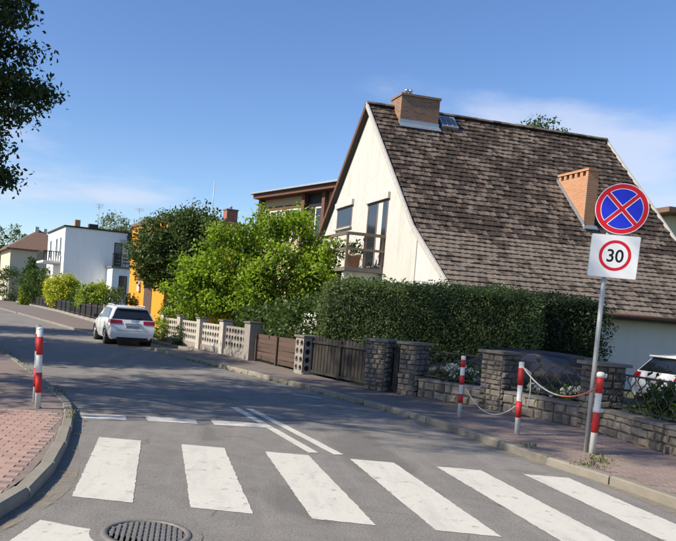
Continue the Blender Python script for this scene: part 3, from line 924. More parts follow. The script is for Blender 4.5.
hpil = empty('honeycomb_pillar', (P5[0], P5[1], .1), ang(P5, P6), label='squat concrete pillar with round holes between the two wooden gates', cat='pillar')
for (dx, dy, rz, L) in ((-.24, .2, 0, .48), (-.24, -.2, 0, .48), (-.24, -.2, math.pi / 2, .4), (.24, -.2, math.pi / 2, .4)):
    honey_panel(L - (.0 if rz == 0 else .0), .06, .92, .2, .38, .05).build('panel', M['honey_grey_shade'], hpil, (dx, dy, 0), rz)  # pillar concrete coloured darker because it stands in shade
MB().box(-.19, .19, -.15, .15, 0, .9).build('core', M['black'], hpil)
MB().box(-.30, .30, -.26, .26, .965, 1.02).build('cap', M['capstone'], hpil)

# ------------------------------------------------------------------ far fences
bf = empty('picket_fence', (-8.5, 43.0, .1), 0, label='long black slatted fence along the far pavement', cat='fence')
bo = Vector((-8.5, 43.0, .1)); L_ = 0
fp = [(-8.6, 43.2), (-10.4, 48.0), (-12.3, 53.0), (-14.4, 58.5), (-16.8, 65), (-19.5, 71.5), (-22.5, 79), (-26, 87), (-30, 97), (-35, 109)]
MB_ = MB()
for a, b in zip(fp, fp[1:]):
    L = math.dist(a, b); n = max(1, int(L / 2.4)); u = (Vector((*b, 0)) - Vector((*a, 0))).normalized(); rz = ang(a, b)
    for k in range(n):
        c = Vector((*a, .1)) + u * (L * k / n) - bo; w = L / n
        MB().box(-.06, .06, -.06, .06, 0, 1.25).build('post', M['dark_metal'], bf, c, rz)
        pm = MB().box(.06, w - .06, -.02, .02, .30, .36).box(.06, w - .06, -.02, .02, 1.0, 1.06)
        x = .12
        while x < w - .12: pm.box(x, x + .085, -.045, -.02, .22, 1.15); x += .15
        pm.build('slat_panel', M['dark_metal'], bf, c, rz)
        MB().box(.06, w - .06, -.1, .1, -.05, .2).build('plinth', M['honey_grey_shade'], bf, c, rz)
tf = empty('brick_panel_fence', (-6.4, 37.2, .1), 0, label='short fence of pale posts and rust-red panels beside the white estate car', cat='fence')
to = Vector((-6.4, 37.2, .1)); fp2 = [(-5.3, 34.3), (-6.1, 36.3), (-6.9, 38.4), (-7.7, 40.6), (-8.45, 42.8)]
for i, p in enumerate(fp2):
    c = Vector((*p, .1)) - to; a = ang(fp2[max(0, i-1)], fp2[min(4, i+1)])
    MB().box(-.1, .1, -.1, .1, -.05, 1.22).build('post', M['wood_pale'], tf, c, a)
    if i < 4:
        q0, q1 = inset(p, fp2[i+1], .1, .1); L = math.dist(q0, q1); c = Vector((*q0, .1)) - to; a = ang(q0, q1)
        MB().box(0, L, -.05, .05, -.05, .25).build('plinth', M['honey_grey_shade'], tf, c, a)
        for k in range(5):
            MB().box(0, L, -.02, .02, .30 + k * .17, .445 + k * .17).build('slat', M['redpanel'], tf, c, a)

# ------------------------------------------------------------------ the steep-roofed house
HYAW = .2521
AZ, ZK, WK, ZE, WE, HL = 10.16, 4.85, 4.874, 2.42, 8.08, 11.26
house = empty('gabled_house', (4.07, 29.02, 0), HYAW, label='cream house with a tall mossy tiled roof and a balcony in its gable', cat='house')
SLU = (AZ - ZK) / WK; SLL = (ZK - ZE) / (WE - WK)
def roof_z(y):
    y = abs(y); return AZ - SLU * y if y < WK else ZK - SLL * (y - WK)
# gable wall: main part and set-back wings under the flared eaves
gw = MB()
gw.extr([(.2, -WK + .02, 0), (.2, WK - .02, 0), (.2, WK - .02, ZK - .12), (.2, 0, AZ - .2), (.2, -WK + .02, ZK - .12)], (.3, 0, 0))
wall = gw.build('gable_wall', M['stucco_cream'], house)
for s in (-1, 1):
    b = MB().extr([(.235, s * (WK - .1), 0), (.235, s * (WE - .6), 0), (.235, s * (WE - .6), roof_z(WE - .6) - .12), (.235, s * (WK - .1), ZK - .12)], (.3, 0, 0))
    b.build('wing_wall', M['stucco_white'], house)
b = MB().extr([(HL - .5, -WE + .6, 0), (HL - .5, WE - .6, 0), (HL - .5, WE - .6, roof_z(WE - .6) - .12), (HL - .5, WK, ZK - .12), (HL - .5, 0, AZ - .2), (HL - .5, -WK, ZK - .12), (HL - .5, -WE + .6, roof_z(WE - .6) - .12)], (.3, 0, 0))
b.build('rear_gable_wall', M['stucco_cream'], house)
MB().box(.75, HL - .52, -WE + .62, -WE + .9, 0, 2.35).build('garage_wall', M['stucco_white'], house)
MB().box(.75, HL - .52, WE - .9, WE - .62, 0, 2.35).build('back_wall', M['stucco_cream'], house)
# garage door and a window in the long wall
gd = MB().box(8.9, 11.0 - .5, -WE + .585, -WE + .615, 0, 2.05).build('garage_door', M['wood_brown'], house)
# roof deck
rd = MB()
prof = [(-WE, ZE), (-WK, ZK), (0, AZ), (WK, ZK), (WE, ZE)]
up = [(y, z - .05) for y, z in prof]; dn = [(y, z - .20) for y, z in reversed(prof)]
rd.extr([(0.03, y, z) for y, z in up + dn], (HL - .06, 0, 0))
roof = rd.build('roof', M['roofdark'], house)
# tiles
def slope_frame(y0, z0, y1, z1):
    d = Vector((0, y1 - y0, z1 - z0)); L = d.length; d.normalize(); n = Vector((0, -d.z, d.y)) if y1 < y0 else Vector((0, -d.z, d.y))
    if n.z < 0: n = -n
    return d, L, n
tile_me = {}
def tile_mesh(mat, w, l):
    m = MB()
    # slab whose lower end is thick and lifted, with a raised roll along one side
    t = .030
    v = [(-w/2, 0, 0), (w/2, 0, 0), (w/2, l, .0), (-w/2, l, .0), (-w/2, 0, t*.3), (w/2 - .07, 0, t*.3), (w/2 - .05, 0, t*.6), (w/2, 0, t*.6),
         (-w/2, l, t*1.7), (w/2 - .07, l, t*1.7), (w/2 - .05, l, t*2.0), (w/2, l, t*2.0)]
    f = [(4,5,9,8),(5,6,10,9),(6,7,11,10),(8,9,10,11,2,3),(0,4,8,3),(1,2,11,7)]
    m.add(v, f); me = m.mesh('roof_tile'); me.materials.append(M[mat]); return me
def lay_tiles(y0, z0, y1, z1, mat, single, w=.235, pitch=.27):
    d, L, n = slope_frame(y0, z0, y1, z1)
    rows = max(1, round(L / pitch)); pt = L / rows; nc = round((HL - .2) / w); cw = (HL - .2) / nc
    me = tile_mesh(mat, cw * .97, pt * 1.12)
    tv = np.array([v.co[:] for v in me.vertices]); tf_ = [tuple(p.vertices) for p in me.polygons]
    bulk = MB(); singles = []
    for r_ in range(rows):
        for c in range(nc):
            off = cw * .5 if r_ % 2 else 0
            x = .1 + (c + .5) * cw + (cw * .25 if r_ % 2 else -cw * .25)
            o = Vector((x, y0, z0)) + d * (r_ * pt - .02) + n * (-.042 + rnd.uniform(-.010, .014))
            rx = rnd.uniform(-.03, .03)
            ex = Vector((1, rnd.uniform(-.025, .025), 0)); dd = d + n * rx
            mm = Matrix((ex, dd, n)).transposed().to_4x4(); mm.translation = o
            if single and r_ >= rows - 6: singles.append((mm, x))
            else: bulk.add([mm @ Vector(q) for q in tv], tf_)
    k = 0
    for mm, x in singles:
        ob = link('roof_tile', me, None, roof); ob.matrix_local = mm; k += 1
    if bulk.f: tag(bulk.build('roof_tiles', M[mat], roof), kind='stuff')
lay_tiles(0, AZ, -WK, ZK, 'tile_up', False)
lay_tiles(-WK, ZK, -WE, ZE, 'tile_lo', True)
lay_tiles(0, AZ, WK, ZK, 'tile_up', False); lay_tiles(WK, ZK, WE, ZE, 'tile_lo', False)
for i in range(30):
    x = HL * i / 30; w = HL / 30
    rt = MB()
    pts = [(x - .02, .15 * math.cos(a), AZ - .02 + .11 * math.sin(a)) for a in [math.pi * k / 6 for k in range(7)]]
    rt.extr(pts, (w + .0, 0, rnd.uniform(-.008, .012)))
    rt.build('ridge_tile', M['tile_lo'], roof)
# verges
for (xx, m1, m2) in ((0.0, 'verge', 'verge_brown'), (HL, 'verge', 'verge')):
    for s, mt in ((-1, m1), (1, m2)):
        b = MB(); w = .035
        x0, x1 = (xx - .03, xx + .035) if xx == 0 else (xx - .03, xx + .05)
        poly = [(x0, 0, AZ + .07), (x0, s * WK, ZK + .07), (x0, s * WE, ZE + .07), (x0, s * WE, ZE - .14), (x0, s * WK, ZK - .16), (x0, 0, AZ - .17)]
        b.extr(poly, (x1 - x0, 0, 0)); b.build('verge_board', M[mt], roof)
# eave gutter
MB().tube([(0, -WE - .06, ZE - .06), (HL, -WE - .06, ZE - .06)], .065, 8).build('gutter', M['verge_brown'], roof)
MB().tube([(.12, -WE + .45, ZE - .2), (.30, -WE + .75, ZE - .45), (.36, -WE + .75, .1)], .04, 8).build('downpipe', M['verge_brown'], house)
# lightning cable down the roof
MB().tube([(3.25, -.05, AZ + .11), (3.25, -WK, ZK + .07)], .004, 5).build('cable', M['verge_brown'], roof)
# big ridge chimney
ch = MB().box(1.15, 2.80, -.72, .20, 8.9, 10.46).build('chimney', M['chim'], roof)
MB().box(1.11, 2.84, -.76, .24, 10.462, 10.55).build('chimney_cap', M['chim'], ch)
fl = MB(); yb = -.505
fl.extr([(1.10, -.722, 9.40), (2.85, -.722, 9.40), (2.85, -.95, 9.21), (1.10, -.95, 9.21)], (0, 0, .03))
fl.box(1.12, 2.83, -.735, -.723, 9.36, 9.55)
fl.build('flashing', M['zinc'], ch)
for x in (1.55, 1.72):
    MB().lathe([(.055, 10.55), (.055, 10.76), (.09, 10.78), (.09, 10.84), (.02, 10.88)], 12, c=(x, -.25, 0)).build('flue_pot', M['rim'], ch)
# roof window behind the chimney
sk = MB()
d, L, n = slope_frame(0, AZ, -WK, ZK)
o = Vector((3.35, 0, AZ)) + d * .62 + n * .05
sk.obox(o, Vector((.36, 0, 0)), d * .36, n * .07); skl = sk.build('skylight', M['zinc'], roof)
MB().obox(o + n * .072, Vector((.28, 0, 0)), d * .28, n * .005).build('pane', M['glass_sky'], skl)
for dx in (-.12, .12): MB().obox(o + Vector((dx, 0, 0)) + n * .08, Vector((.02, 0, 0)), d * .30, n * .01).build('glazing_bar', M['zinc'], skl)
# slab chimney on the front slope
CX0, CX1, CY0, CY1 = 7.2, 7.66, -4.15, -2.50
ch2 = MB().box(CX0, CX1, CY0, CY1, 5.2, 7.52).build('chimney', M['chim_or'], roof)
MB().box(CX0 + .1, CX1 - .1, CY0 + .1, CY1 - .1, 7.5, 7.7).build('vent_dark_fill', M['black'], ch2)  # black filling that darkens the openings between the piers, standing in for shade
for k in range(6):
    yc = CY0 + .075 + k * (CY1 - CY0 - .15) / 5
    MB().box(CX0 + .003, CX1 - .003, yc - .072, yc + .072, 7.522, 7.70).build('pier', M['chim_or'], ch2)
MB().box(CX0 - .03, CX1 + .03, CY0 - .03, CY1 + .03, 7.702, 7.79).build('chimney_cap', M['chim_or'], ch2)
fb = MB()
fb.extr([(CX0 - .02, CY0 - .16, roof_z(CY0 - .16) + .04), (CX0 - .02, CY1 + .05, roof_z(CY1 + .05) + .04), (CX0 - .02, CY1 + .05, roof_z(CY1 + .05) + .17), (CX0 - .02, CY0 - .05, roof_z(CY0) + .17)], (-.02, 0, 0))
fb.obox((CX0 + .22, CY0 - .10, roof_z(CY0 - .1) + .08), (.30, 0, 0), d * .10, n * .03)
fb.build('flashing', M['zinc'], ch2)

# window and balcony door in the gable (outer plane x = .2)
def opening(name, y0, y1, z0, z1, leaves, parent, X=.2, mat_f='wood_balc', curtain=True, shutter=True, sill=True):
    fr = MB(); w = .07
    fr.box(X - .012, X + .06, y0, y1, z1 - w, z1).box(X - .012, X + .06, y0, y1, z0, z0 + w)
    fr.box(X - .012, X + .06, y0, y0 + w, z0 + w, z1 - w).box(X - .012, X + .06, y1 - w, y1, z0 + w, z1 - w)
    for k in range(1, leaves):
        yc = y0 + (y1 - y0) * k / leaves; fr.box(X - .012, X + .06, yc - .05, yc + .05, z0 + w, z1 - w)
    o = fr.build(name, M[mat_f], parent)
    for k in range(leaves):
        a = y0 + (y1 - y0) * k / leaves + .07; b_ = y0 + (y1 - y0) * (k + 1) / leaves - .07
        MB().box(X - .004, X + .02, a, b_, z0 + w, z1 - w).build('pane', M['glass'], o)
        if curtain and k % 2 == 0:
            MB().box(X - .006, X - .0045, a + (b_ - a) * .52, b_, z0 + w, z1 - w).build('curtain', M['curtain'], o)
    if shutter:
        MB().box(X - .11, X + .01, y0 - .1, y1 + .1, z1 + .01, z1 + .24).build('shutter_box', M['stucco_cream'], o)
    if sill:
        MB().box(X - .12, X + .01, y0 - .06, y1 + .06, z0 - .06, z0 - .005).build('sill', M['verge'], o)
    return o
opening('window', 1.05, 2.75, 5.42, 6.30, 1, house, curtain=False)
opening('balcony_door', -2.40, -.55, 3.62, 6.12, 2, house, sill=False)
# balcony
bx0, by0, by1, bz = -1.32, -2.38, 3.3, 3.5
bal = MB().box(bx0, .19, by0, by1, bz - .14, bz).build('balcony', M['capstone'], house)
MB().box(bx0 + .1, .19, by0 + .25, by0 + .5, 2.2, bz - .145).build('bracket_wall', M['stucco_cream'], bal)
MB().box(bx0 + .1, .19, by1 - .5, by1 - .25, 2.2, bz - .145).build('bracket_wall', M['stucco_cream'], bal)
zt = 4.72
for (x, y) in ((bx0 + .05, by0 + .05), (bx0 + .75, by0 + .05), (.12, by0 + .05), (bx0 + .05, .4), (bx0 + .05, by1 - .05), (bx0 + .75, by1 - .05), (.12, by1 - .05)):
    MB().box(x - .04, x + .04, y - .04, y + .04, bz, zt - .05).build('baluster', M['wood_balc'], bal)
for z, hh in ((zt - .05, .11), (bz + .62, .09)):
    b = MB()
    MB().box(bx0, .19, by0 - .01, by0 + .06, z, z + hh).build('rail', M['wood_balc'], bal)
    MB().box(bx0 - .02, bx0 + .05, by0 + .062, by1 - .01, z, z + hh).build('rail', M['wood_balc'], bal)
    MB().box(bx0, .19, by1, by1 + .06, z, z + hh).build('rail', M['wood_balc'], bal)

HM = Matrix.Translation((4.07, 29.02, 0)) @ Matrix.Rotation(HYAW, 4, 'Z')
def hw(x, y, z): return HM @ Vector((x, y, z))

# ------------------------------------------------------------------ other houses
def flat_house(name, loc, rz, w, d, h, mat, label, cat='house', roof='flat', roofmat='tile_far', over=.4, rh=2.0, thick=.3):
    """local: x along the wall that faces the viewer (0..w), y depth (0..d)"""
    t = empty(name, loc, rz, label=label, cat=cat)
    MB().box(0, w, 0, d, 0, h).build('wall', M[mat], t)
    if roof == 'flat':
        r_ = MB().box(-over, w + over, -over, d + over, h + .002, h + thick).build('roof', M[roofmat], t)
    else:
        r_ = MB()
        k = min(w, d) / 2 + over
        a = [(-over, -over, h), (w + over, -over, h), (w + over, d + over, h), (-over, d + over, h)]
        if w >= d: rdg = [(-over + k, d / 2, h + rh), (w + over - k, d / 2, h + rh)]; fs = [(0,1,5,4),(1,2,5),(2,3,4,5),(3,0,4)]
        else: rdg = [(w / 2, -over + k, h + rh), (w / 2, d + over - k, h + rh)]; fs = [(0,1,4),(1,2,5,4),(2,3,5),(3,0,4,5)]
        base = [(x, y, z - .18) for x, y, z in a]
        r_.add(a + rdg + base, fs + [(0,6,7,1),(1,7,8,2),(2,8,9,3),(3,9,6,0),(6,9,8,7)])
        r_ = r_.build('roof', M[roofmat], t)
    return t, r_
def win(t, face, u0, u1, z0, z1, W=0, D=0, frame='s_white', leaves=2, depth=.03):
    """face 'f' (y = 0), 'l' (x = 0) or 'r' (x = W); u along the wall"""
    fr, gl = MB(), MB(); w = .07
    def bx(b, a0, a1, c0, c1, o):
        if face == 'f': b.box(a0, a1, -o, .02, c0, c1)
        elif face == 'l': b.box(-o, .02, a0, a1, c0, c1)
        else: b.box(W - .02, W + o, a0, a1, c0, c1)
    bx(fr, u0, u1, z1 - w, z1, depth); bx(fr, u0, u1, z0, z0 + w, depth); bx(fr, u0, u0 + w, z0 + w, z1 - w, depth); bx(fr, u1 - w, u1, z0 + w, z1 - w, depth)
    for k in range(1, leaves): bx(fr, u0 + (u1-u0)*k/leaves - w/2, u0 + (u1-u0)*k/leaves + w/2, z0 + w, z1 - w, depth)
    o = fr.build('window', M[frame], t)
    bx(gl, u0 + w, u1 - w, z0 + w, z1 - w, depth * .4); gl.build('pane', M['glass'], o)
    return o
def dish(parent, p, r, rz):
    b = MB().lathe([(.001, .0), (r * .5, .03), (r, .13), (r * 1.02, .14)], 20)
    o = b.build('satellite_dish', M['dark_metal'], parent, p); o.rotation_euler = (R(80), 0, rz); return o
def antenna(parent, p, h, bars=4):
    b = MB().tube([(0, 0, 0), (0, 0, h)], .03, 6)
    for k in range(bars):
        z = h - .1 - k * .16; b.tube([(-.45 + .05 * k, 0, z), (.45 - .05 * k, 0, z)], .014, 5)
    return b.build('antenna', M['steel'], parent, p)

# neighbour: tan block with brown fascia; its street front runs from (4.0,40) to (-.25,46)
nrz = math.atan2(46 - 40, -.1 - 4.1) - math.pi
t, rf_ = flat_house('flat_roof_house', (.55, 46, 0), nrz, 7.35, 8.5, 8.05, 'stucco_tan', 'tan house with a brown flat roof between the lime green tree and the gabled house', over=.0)
# deep brown fascia and thin roof edge
bpy.data.objects.remove(rf_)
t.scale.z = 1.07
r_ = MB().box(-.25, 7.8, -.75, 8.9, 8.052, 8.30).build('roof', M['verge_brown'], t)
MB().box(-.4, 8.0, -.95, 9.1, 8.302, 8.40).build('roof_edge', M['zinc'], r_)
for x in (-.12, 4.2 + .0, 6.0, 7.4):
    MB().box(x - .13, x + .13, -.30, -.002, 0 if x < 0 else 4.6, 8.05).build('pilaster', M['verge_brown'], t)
win(t, 'f', .7, 2.0, 5.6, 7.35, leaves=2); win(t, 'f', 2.4, 3.7, 5.6, 7.35, leaves=2)
MB().box(.5, 3.9, -.04, -.002, 7.37, 7.60).build('lintel_band', M['verge_brown'], t)
MB().box(4.25, 5.85, -.012, .0, 4.6, 8.04).build('loggia_shade', M['black'], t)  # flat black sheet on the wall, painted shade of the loggia
win(t, 'f', 5.1, 5.75, 4.9, 7.3, leaves=1, depth=.06); win(t, 'f', 6.25, 7.2, 5.2, 7.6, leaves=2)
MB().box(4.1, 7.5, -1.0, -.02, 4.45, 4.6).build('balcony', M['capstone'], t)
# low house behind the trees with a red chimney
t, rf_ = flat_house('low_house', (-6.0, 53.0, 0), .44, 7.0, 6.0, 7.3, 'stucco_beige', 'house mostly hidden behind the trees, only its roof and red brick chimney showing', roof='flat', roofmat='roofdark', over=.5)
MB().box(4.35, 5.25, .2, .9, 7.6, 9.05).build('chimney', M['chim_red'], rf_)
MB().box(4.3, 5.3, .15, .95, 9.052, 9.15).build('chimney_cap', M['capstone'], rf_)
MB().lathe([(.1, 9.15), (.1, 9.32), (.14, 9.34), (.03, 9.45)], 10, c=(4.8, .55, 0)).build('flue_pot', M['rim'], rf_)
MB().box(2.0, 3.2, .4, 1.0, 7.6, 8.5).build('chimney', M['chim_red'], rf_)
MB().tube([(3.0, -.2, 7.6), (3.0, -.2, 10.9)], .035, 6).build('antenna', M['steel'], rf_)
# orange house
t, rf_ = flat_house('orange_house', (-4.95, 42.0, 0), .44, 4.6, 7.5, 6.75, 'orange', 'bright orange house half hidden by the dark round tree', roof='hip', over=.12, rh=.5)
MB().box(-.03, -.002, 2.3, 3.9, .2, 2.95).build('door', M['wood_brown'], t)
MB().box(-.6, -.004, 2.0, 4.2, 2.95, 3.06).build('door_canopy', M['verge_brown'], t)
win(t, 'l', 1.6, 2.8, 4.2, 5.6); win(t, 'l', 4.4, 5.6, 4.2, 5.6); win(t, 'f', 1.6, 3.0, 4.2, 5.6); win(t, 'f', 1.6, 3.0, 1.2, 2.6)
MB().box(-.14, -.005, 4.7, 5.15, 2.3, 2.9).build('meter_box', M['stucco_white'], t)
# white flat-roofed house with balconies
t, rf_ = flat_house('white_house', (-16.06, 62.0, 0), .42, 6.6, 9.5, 7.5, 'stucco_bright', 'white flat-roofed house with a street balcony and roof antennas', roof='flat', roofmat='roofdark', over=.12, thick=.14)
for (y0, y1) in ((1.2, 2.2), (3.2, 4.4), (6.6, 7.8)): win(t, 'l', y0, y1, 4.9, 6.7, leaves=1, depth=.06)
for (y0, y1) in ((1.2, 2.6), (4.2, 5.4)): win(t, 'l', y0, y1, 1.2, 3.0, leaves=1, depth=.06)
bl = MB().box(-1.5, -.002, 1.4, 5.6, 4.25, 4.45).build('balcony', M['stucco_white'], t)
rl = MB().box(-1.5, -1.44, 1.4, 5.6, 5.25, 5.33).box(-1.5, 0, 1.4, 1.46, 5.25, 5.33).build('rail', M['dark_metal'], bl)
for k in range(22):
    MB().box(-1.485, -1.455, 1.42 + k * .198, 1.46 + k * .198 + .06, 4.45, 5.25).build('baluster', M['dark_metal'], bl)
for k in range(8): MB().box(-1.48 + k * .2, -1.40 + k * .2, 1.42, 1.45, 4.45, 5.25).build('baluster', M['dark_metal'], bl)
MB().box(1.0, 1.45, 1.2, 1.7, 7.64, 8.35).build('chimney', M['chim_or'], rf_)
MB().box(2.2, 3.0, 1.0, 1.6, 7.64, 8.1).build('vent_box', M['dark_metal'], rf_)
antenna(rf_, (3.2, 2.2, 7.64), 2.6, 3); antenna(rf_, (5.4, 3.0, 7.64), 1.9, 3)
# its annex with the balcony on our side
ax0 = 3.75
MB().box(ax0, 6.8, -2.2, -.002, 0, 4.15).build('annex_wall', M['stucco_bright'], t)
MB().box(5.0 - .2, 6.6, -.008, -.0025, 4.5, 6.9).build('balcony_wall', M['stucco_white'], t)
win(t, 'f', 4.3, 5.0, 4.35, 6.55, frame='dark_metal', leaves=1, depth=.05)
bl = MB().box(ax0 - .12, 6.9, -2.35, -.004, 4.152, 4.32).build('balcony', M['capstone'], t)
for z in (4.55, 4.85, 5.15): MB().box(4.6, 6.9, -2.32, -2.26, z, z + .17).build('rail_board', M['wood_balc'], bl)
for k in range(6): MB().box(ax0 - .08 + k * .22, ax0 - .04 + k * .22, -2.32, -2.28, 4.32, 5.35).build('baluster', M['dark_metal'], bl)
MB().box(ax0 - .1, 6.9, -2.33, -2.27, 5.35, 5.42).build('rail', M['dark_metal'], bl)
w_ = win(t, 'f', 0, .1, 0, .1); bpy.data.objects.remove(w_.children[0]); bpy.data.objects.remove(w_)
wo_ = MB().box(4.35, 5.05, -2.23, -2.19, 1.9, 3.5).build('window', M['dark_metal'], t); MB().box(4.43, 4.97, -2.24, -2.232, 1.98, 3.42).build('pane', M['glass'], wo_)
for z in (.6, .95, 1.3): MB().box(4.9, 6.8, -2.6, -2.5, z, z + .2).build('step_board', M['stone_w' if False else 'wood_balc'], t)
dish(rf_, (5.55, -.55, 7.0), .55, .5)
MB().tube([(5.55, -.5, 6.8), (5.55, -.12, 7.0), (5.55, -.12, 7.6)], .03, 6).build('dish_arm', M['steel'], rf_)
antenna(rf_, (6.4, .3, 7.64), 2.4, 2)
t.scale = (1.25, 1.25, 1.2); t.location = (-20.1, 77.5, 0)
# beige houses farther along
t, rf_ = flat_house('beige_house', (-38.0, 114.0, 0), .44, 9.9, 13.0, 8.5, 'stucco_beige', 'beige house with a brown hipped roof beyond the white house', roof='hip', over=.7, rh=3.7)
for (u0, u1) in ((1.2, 2.3), (4.4, 5.6)): win(t, 'l', u0, u1, 4.4, 5.9); win(t, 'l', u0, u1, 1.3, 2.8)
MB().box(4.2, 4.8, 4.2, 4.8, 9.5, 12.6).build('chimney', M['stucco_grey'], rf_); MB().box(5.6, 6.1, 4.2, 4.7, 9.5, 12.4).build('chimney', M['stucco_grey'], rf_)
t, rf_ = flat_house('brown_roof_house', (-31.8, 120.0, 0), .44, 9.0, 12.0, 9.4, 'stucco_beige', 'brown-roofed house peeping over the white house roof', roof='hip', over=.6, rh=3.3)
win(t, 'f', 1.0, 2.2, 4.8, 6.2)
t, rf_ = flat_house('small_grey_house', (-48.5, 131.0, 0), .44, 8.0, 11.0, 7.4, 'stucco_tan', 'greyish house at the very left end of the street', roof='flat', over=.5)
win(t, 'f', 4.0, 5.2, 3.6, 4.8, leaves=1); win(t, 'f', 1.0, 2.2, 3.6, 4.8, leaves=1)
# eave of a house behind on the right
t, rf_ = flat_house('eave_house', (23.35, 41.2, 0), .25, 8.0, 8.0, 8.75, 'stucco_beige', 'house at the right picture edge, only the corner of its brown roof showing', roof='flat', roofmat='tile_far', over=1.0, thick=.28)
win(t, 'l', 2, 3.4, 5, 6.5)

# ------------------------------------------------------------------ cars
def car(name, loc, rz, paint, label, estate=True, rails=True, group=None):
    t = empty(name, loc, rz, label=label, cat='car')
    if estate:
        RG = [
         [(.66,-2.33,.27),(.80,-2.37,.40),(.85,-2.37,.62),(.86,-2.30,.80),(.84,-2.24,.985),(.66,-1.93,1.385),(.56,-1.88,1.43),(0,-1.86,1.455)],
         [(.74,-2.05,.22),(.86,-2.12,.40),(.905,-2.10,.62),(.90,-2.06,.82),(.875,-2.02,.99),(.69,-1.72,1.40),(.58,-1.66,1.455),(0,-1.64,1.485)],
         [(.78,-1.2,.20),(.88,-1.2,.40),(.915,-1.2,.62),(.905,-1.2,.82),(.88,-1.2,.985),(.70,-1.02,1.43),(.59,-1.0,1.49),(0,-1.0,1.515)],
         [(.78,-.1,.20),(.88,-.1,.40),(.915,-.1,.62),(.905,-.1,.82),(.88,-.1,.97),(.70,-.1,1.44),(.59,-.1,1.50),(0,-.1,1.525)],
         [(.78,.80,.20),(.88,.80,.40),(.915,.80,.62),(.905,.80,.80),(.875,.90,.95),(.68,.28,1.40),(.58,.24,1.455),(0,.26,1.48)],
         [(.78,1.25,.20),(.88,1.25,.40),(.91,1.25,.62),(.895,1.25,.80),(.85,1.22,.92),(.76,1.10,.955),(.60,1.14,.985),(0,1.2,1.0)],
         [(.76,1.9,.22),(.86,1.9,.40),(.89,1.9,.60),(.86,1.9,.76),(.80,1.9,.84),(.68,1.9,.875),(.5,1.9,.895),(0,1.9,.91)],
         [(.66,2.32,.25),(.74,2.38,.40),(.76,2.40,.56),(.72,2.36,.68),(.66,2.30,.74),(.55,2.26,.765),(.4,2.28,.775),(0,2.30,.785)]]
        wb, tr = 1.35, .79
    else:
        RG = [
         [(.62,-1.98,.27),(.76,-2.02,.40),(.80,-2.02,.62),(.80,-1.97,.80),(.77,-1.90,.97),(.60,-1.62,1.36),(.5,-1.57,1.41),(0,-1.55,1.43)],
         [(.70,-1.75,.22),(.82,-1.8,.40),(.86,-1.78,.62),(.85,-1.74,.82),(.82,-1.70,.98),(.64,-1.42,1.38),(.54,-1.38,1.44),(0,-1.36,1.465)],
         [(.74,-.95,.20),(.84,-.95,.40),(.87,-.95,.62),(.86,-.95,.82),(.83,-.95,.975),(.66,-.80,1.42),(.55,-.78,1.48),(0,-.78,1.50)],
         [(.74,-.05,.20),(.84,-.05,.40),(.87,-.05,.62),(.86,-.05,.82),(.83,-.05,.96),(.66,-.05,1.42),(.55,-.05,1.48),(0,-.05,1.505)],
         [(.74,.78,.20),(.84,.78,.40),(.87,.78,.62),(.86,.78,.80),(.83,.88,.94),(.64,.26,1.38),(.54,.22,1.43),(0,.24,1.46)],
         [(.74,1.15,.20),(.84,1.15,.40),(.865,1.15,.62),(.85,1.15,.80),(.80,1.12,.91),(.71,1.02,.945),(.56,1.05,.97),(0,1.1,.985)],
         [(.72,1.62,.22),(.82,1.62,.40),(.84,1.62,.60),(.81,1.62,.75),(.75,1.62,.83),(.63,1.62,.86),(.46,1.62,.88),(0,1.62,.895)],
         [(.62,1.96,.25),(.70,2.02,.40),(.72,2.03,.56),(.68,1.99,.68),(.62,1.94,.73),(.5,1.9,.75),(.36,1.92,.76),(0,1.94,.77)]]
        wb, tr = 1.25, .745
    nl = 8
    b = MB(); fs = []
    vs = []
    for rg in RG:
        vs += rg + [(-x, y, z) for x, y, z in rg[:-1]]
    K = 2 * nl - 1
    def idx(r, l, side): return r * K + l if side == 1 or l == nl - 1 else r * K + nl + l
    for r in range(len(RG) - 1):
        for s in (1, -1):
            for l in range(nl - 1):
                q = (idx(r, l, s), idx(r + 1, l, s), idx(r + 1, l + 1, s), idx(r, l + 1, s))
                fs.append(q if s == 1 else q[::-1])
        fs.append((idx(r, 0, -1), idx(r + 1, 0, -1), idx(r + 1, 0, 1), idx(r, 0, 1)))
    for r, fl_ in ((0, 0), (len(RG) - 1, 1)):
        for l in range(nl - 1):
            a, bb, c, d_ = idx(r, l, 1), idx(r, l + 1, 1), idx(r, l + 1, -1), idx(r, l, -1)
            q = (a, bb, c, d_) if l < nl - 2 else (a, bb, d_)
            fs.append(q if not fl_ else q[::-1])
    b.add(vs, fs, True)
    me = b.mesh('body')
    o = link('body', me, paint, t)
    md = o.modifiers.new('smooth_edges', 'BEVEL'); md.width = .012; md.segments = 2; md.limit_method = 'ANGLE'; md.angle_limit = R(28); md.harden_normals = False
    try: me.set_sharp_from_angle(angle=R(34))
    except Exception: pass
    def P(r, l, s=1): x, y, z = RG[r][l]; return Vector((s * x, y, z))
    def panel(name, quad, mat, off=.008, inset=.06):
        quad = [Vector(q) for q in quad]; c = sum(quad, Vector()) / len(quad)
        n = (quad[1] - quad[0]).cross(quad[-1] - quad[0]).normalized()
        if n.dot(c - Vector((0, 0, .8))) < 0: n = -n
        q = []
        for p in quad:
            d_ = (c - p); q.append(p + d_.normalized() * min(inset, d_.length * .4))
        m_ = MB(); m_.add([p + n * off for p in q] + [p - n * .05 for p in q],
              [tuple(range(len(q)))] + [(i, (i+1) % len(q), len(q) + (i+1) % len(q), len(q) + i) for i in range(len(q))])
        return m_.build(name, mat, t)
    G_ = M['carglass']
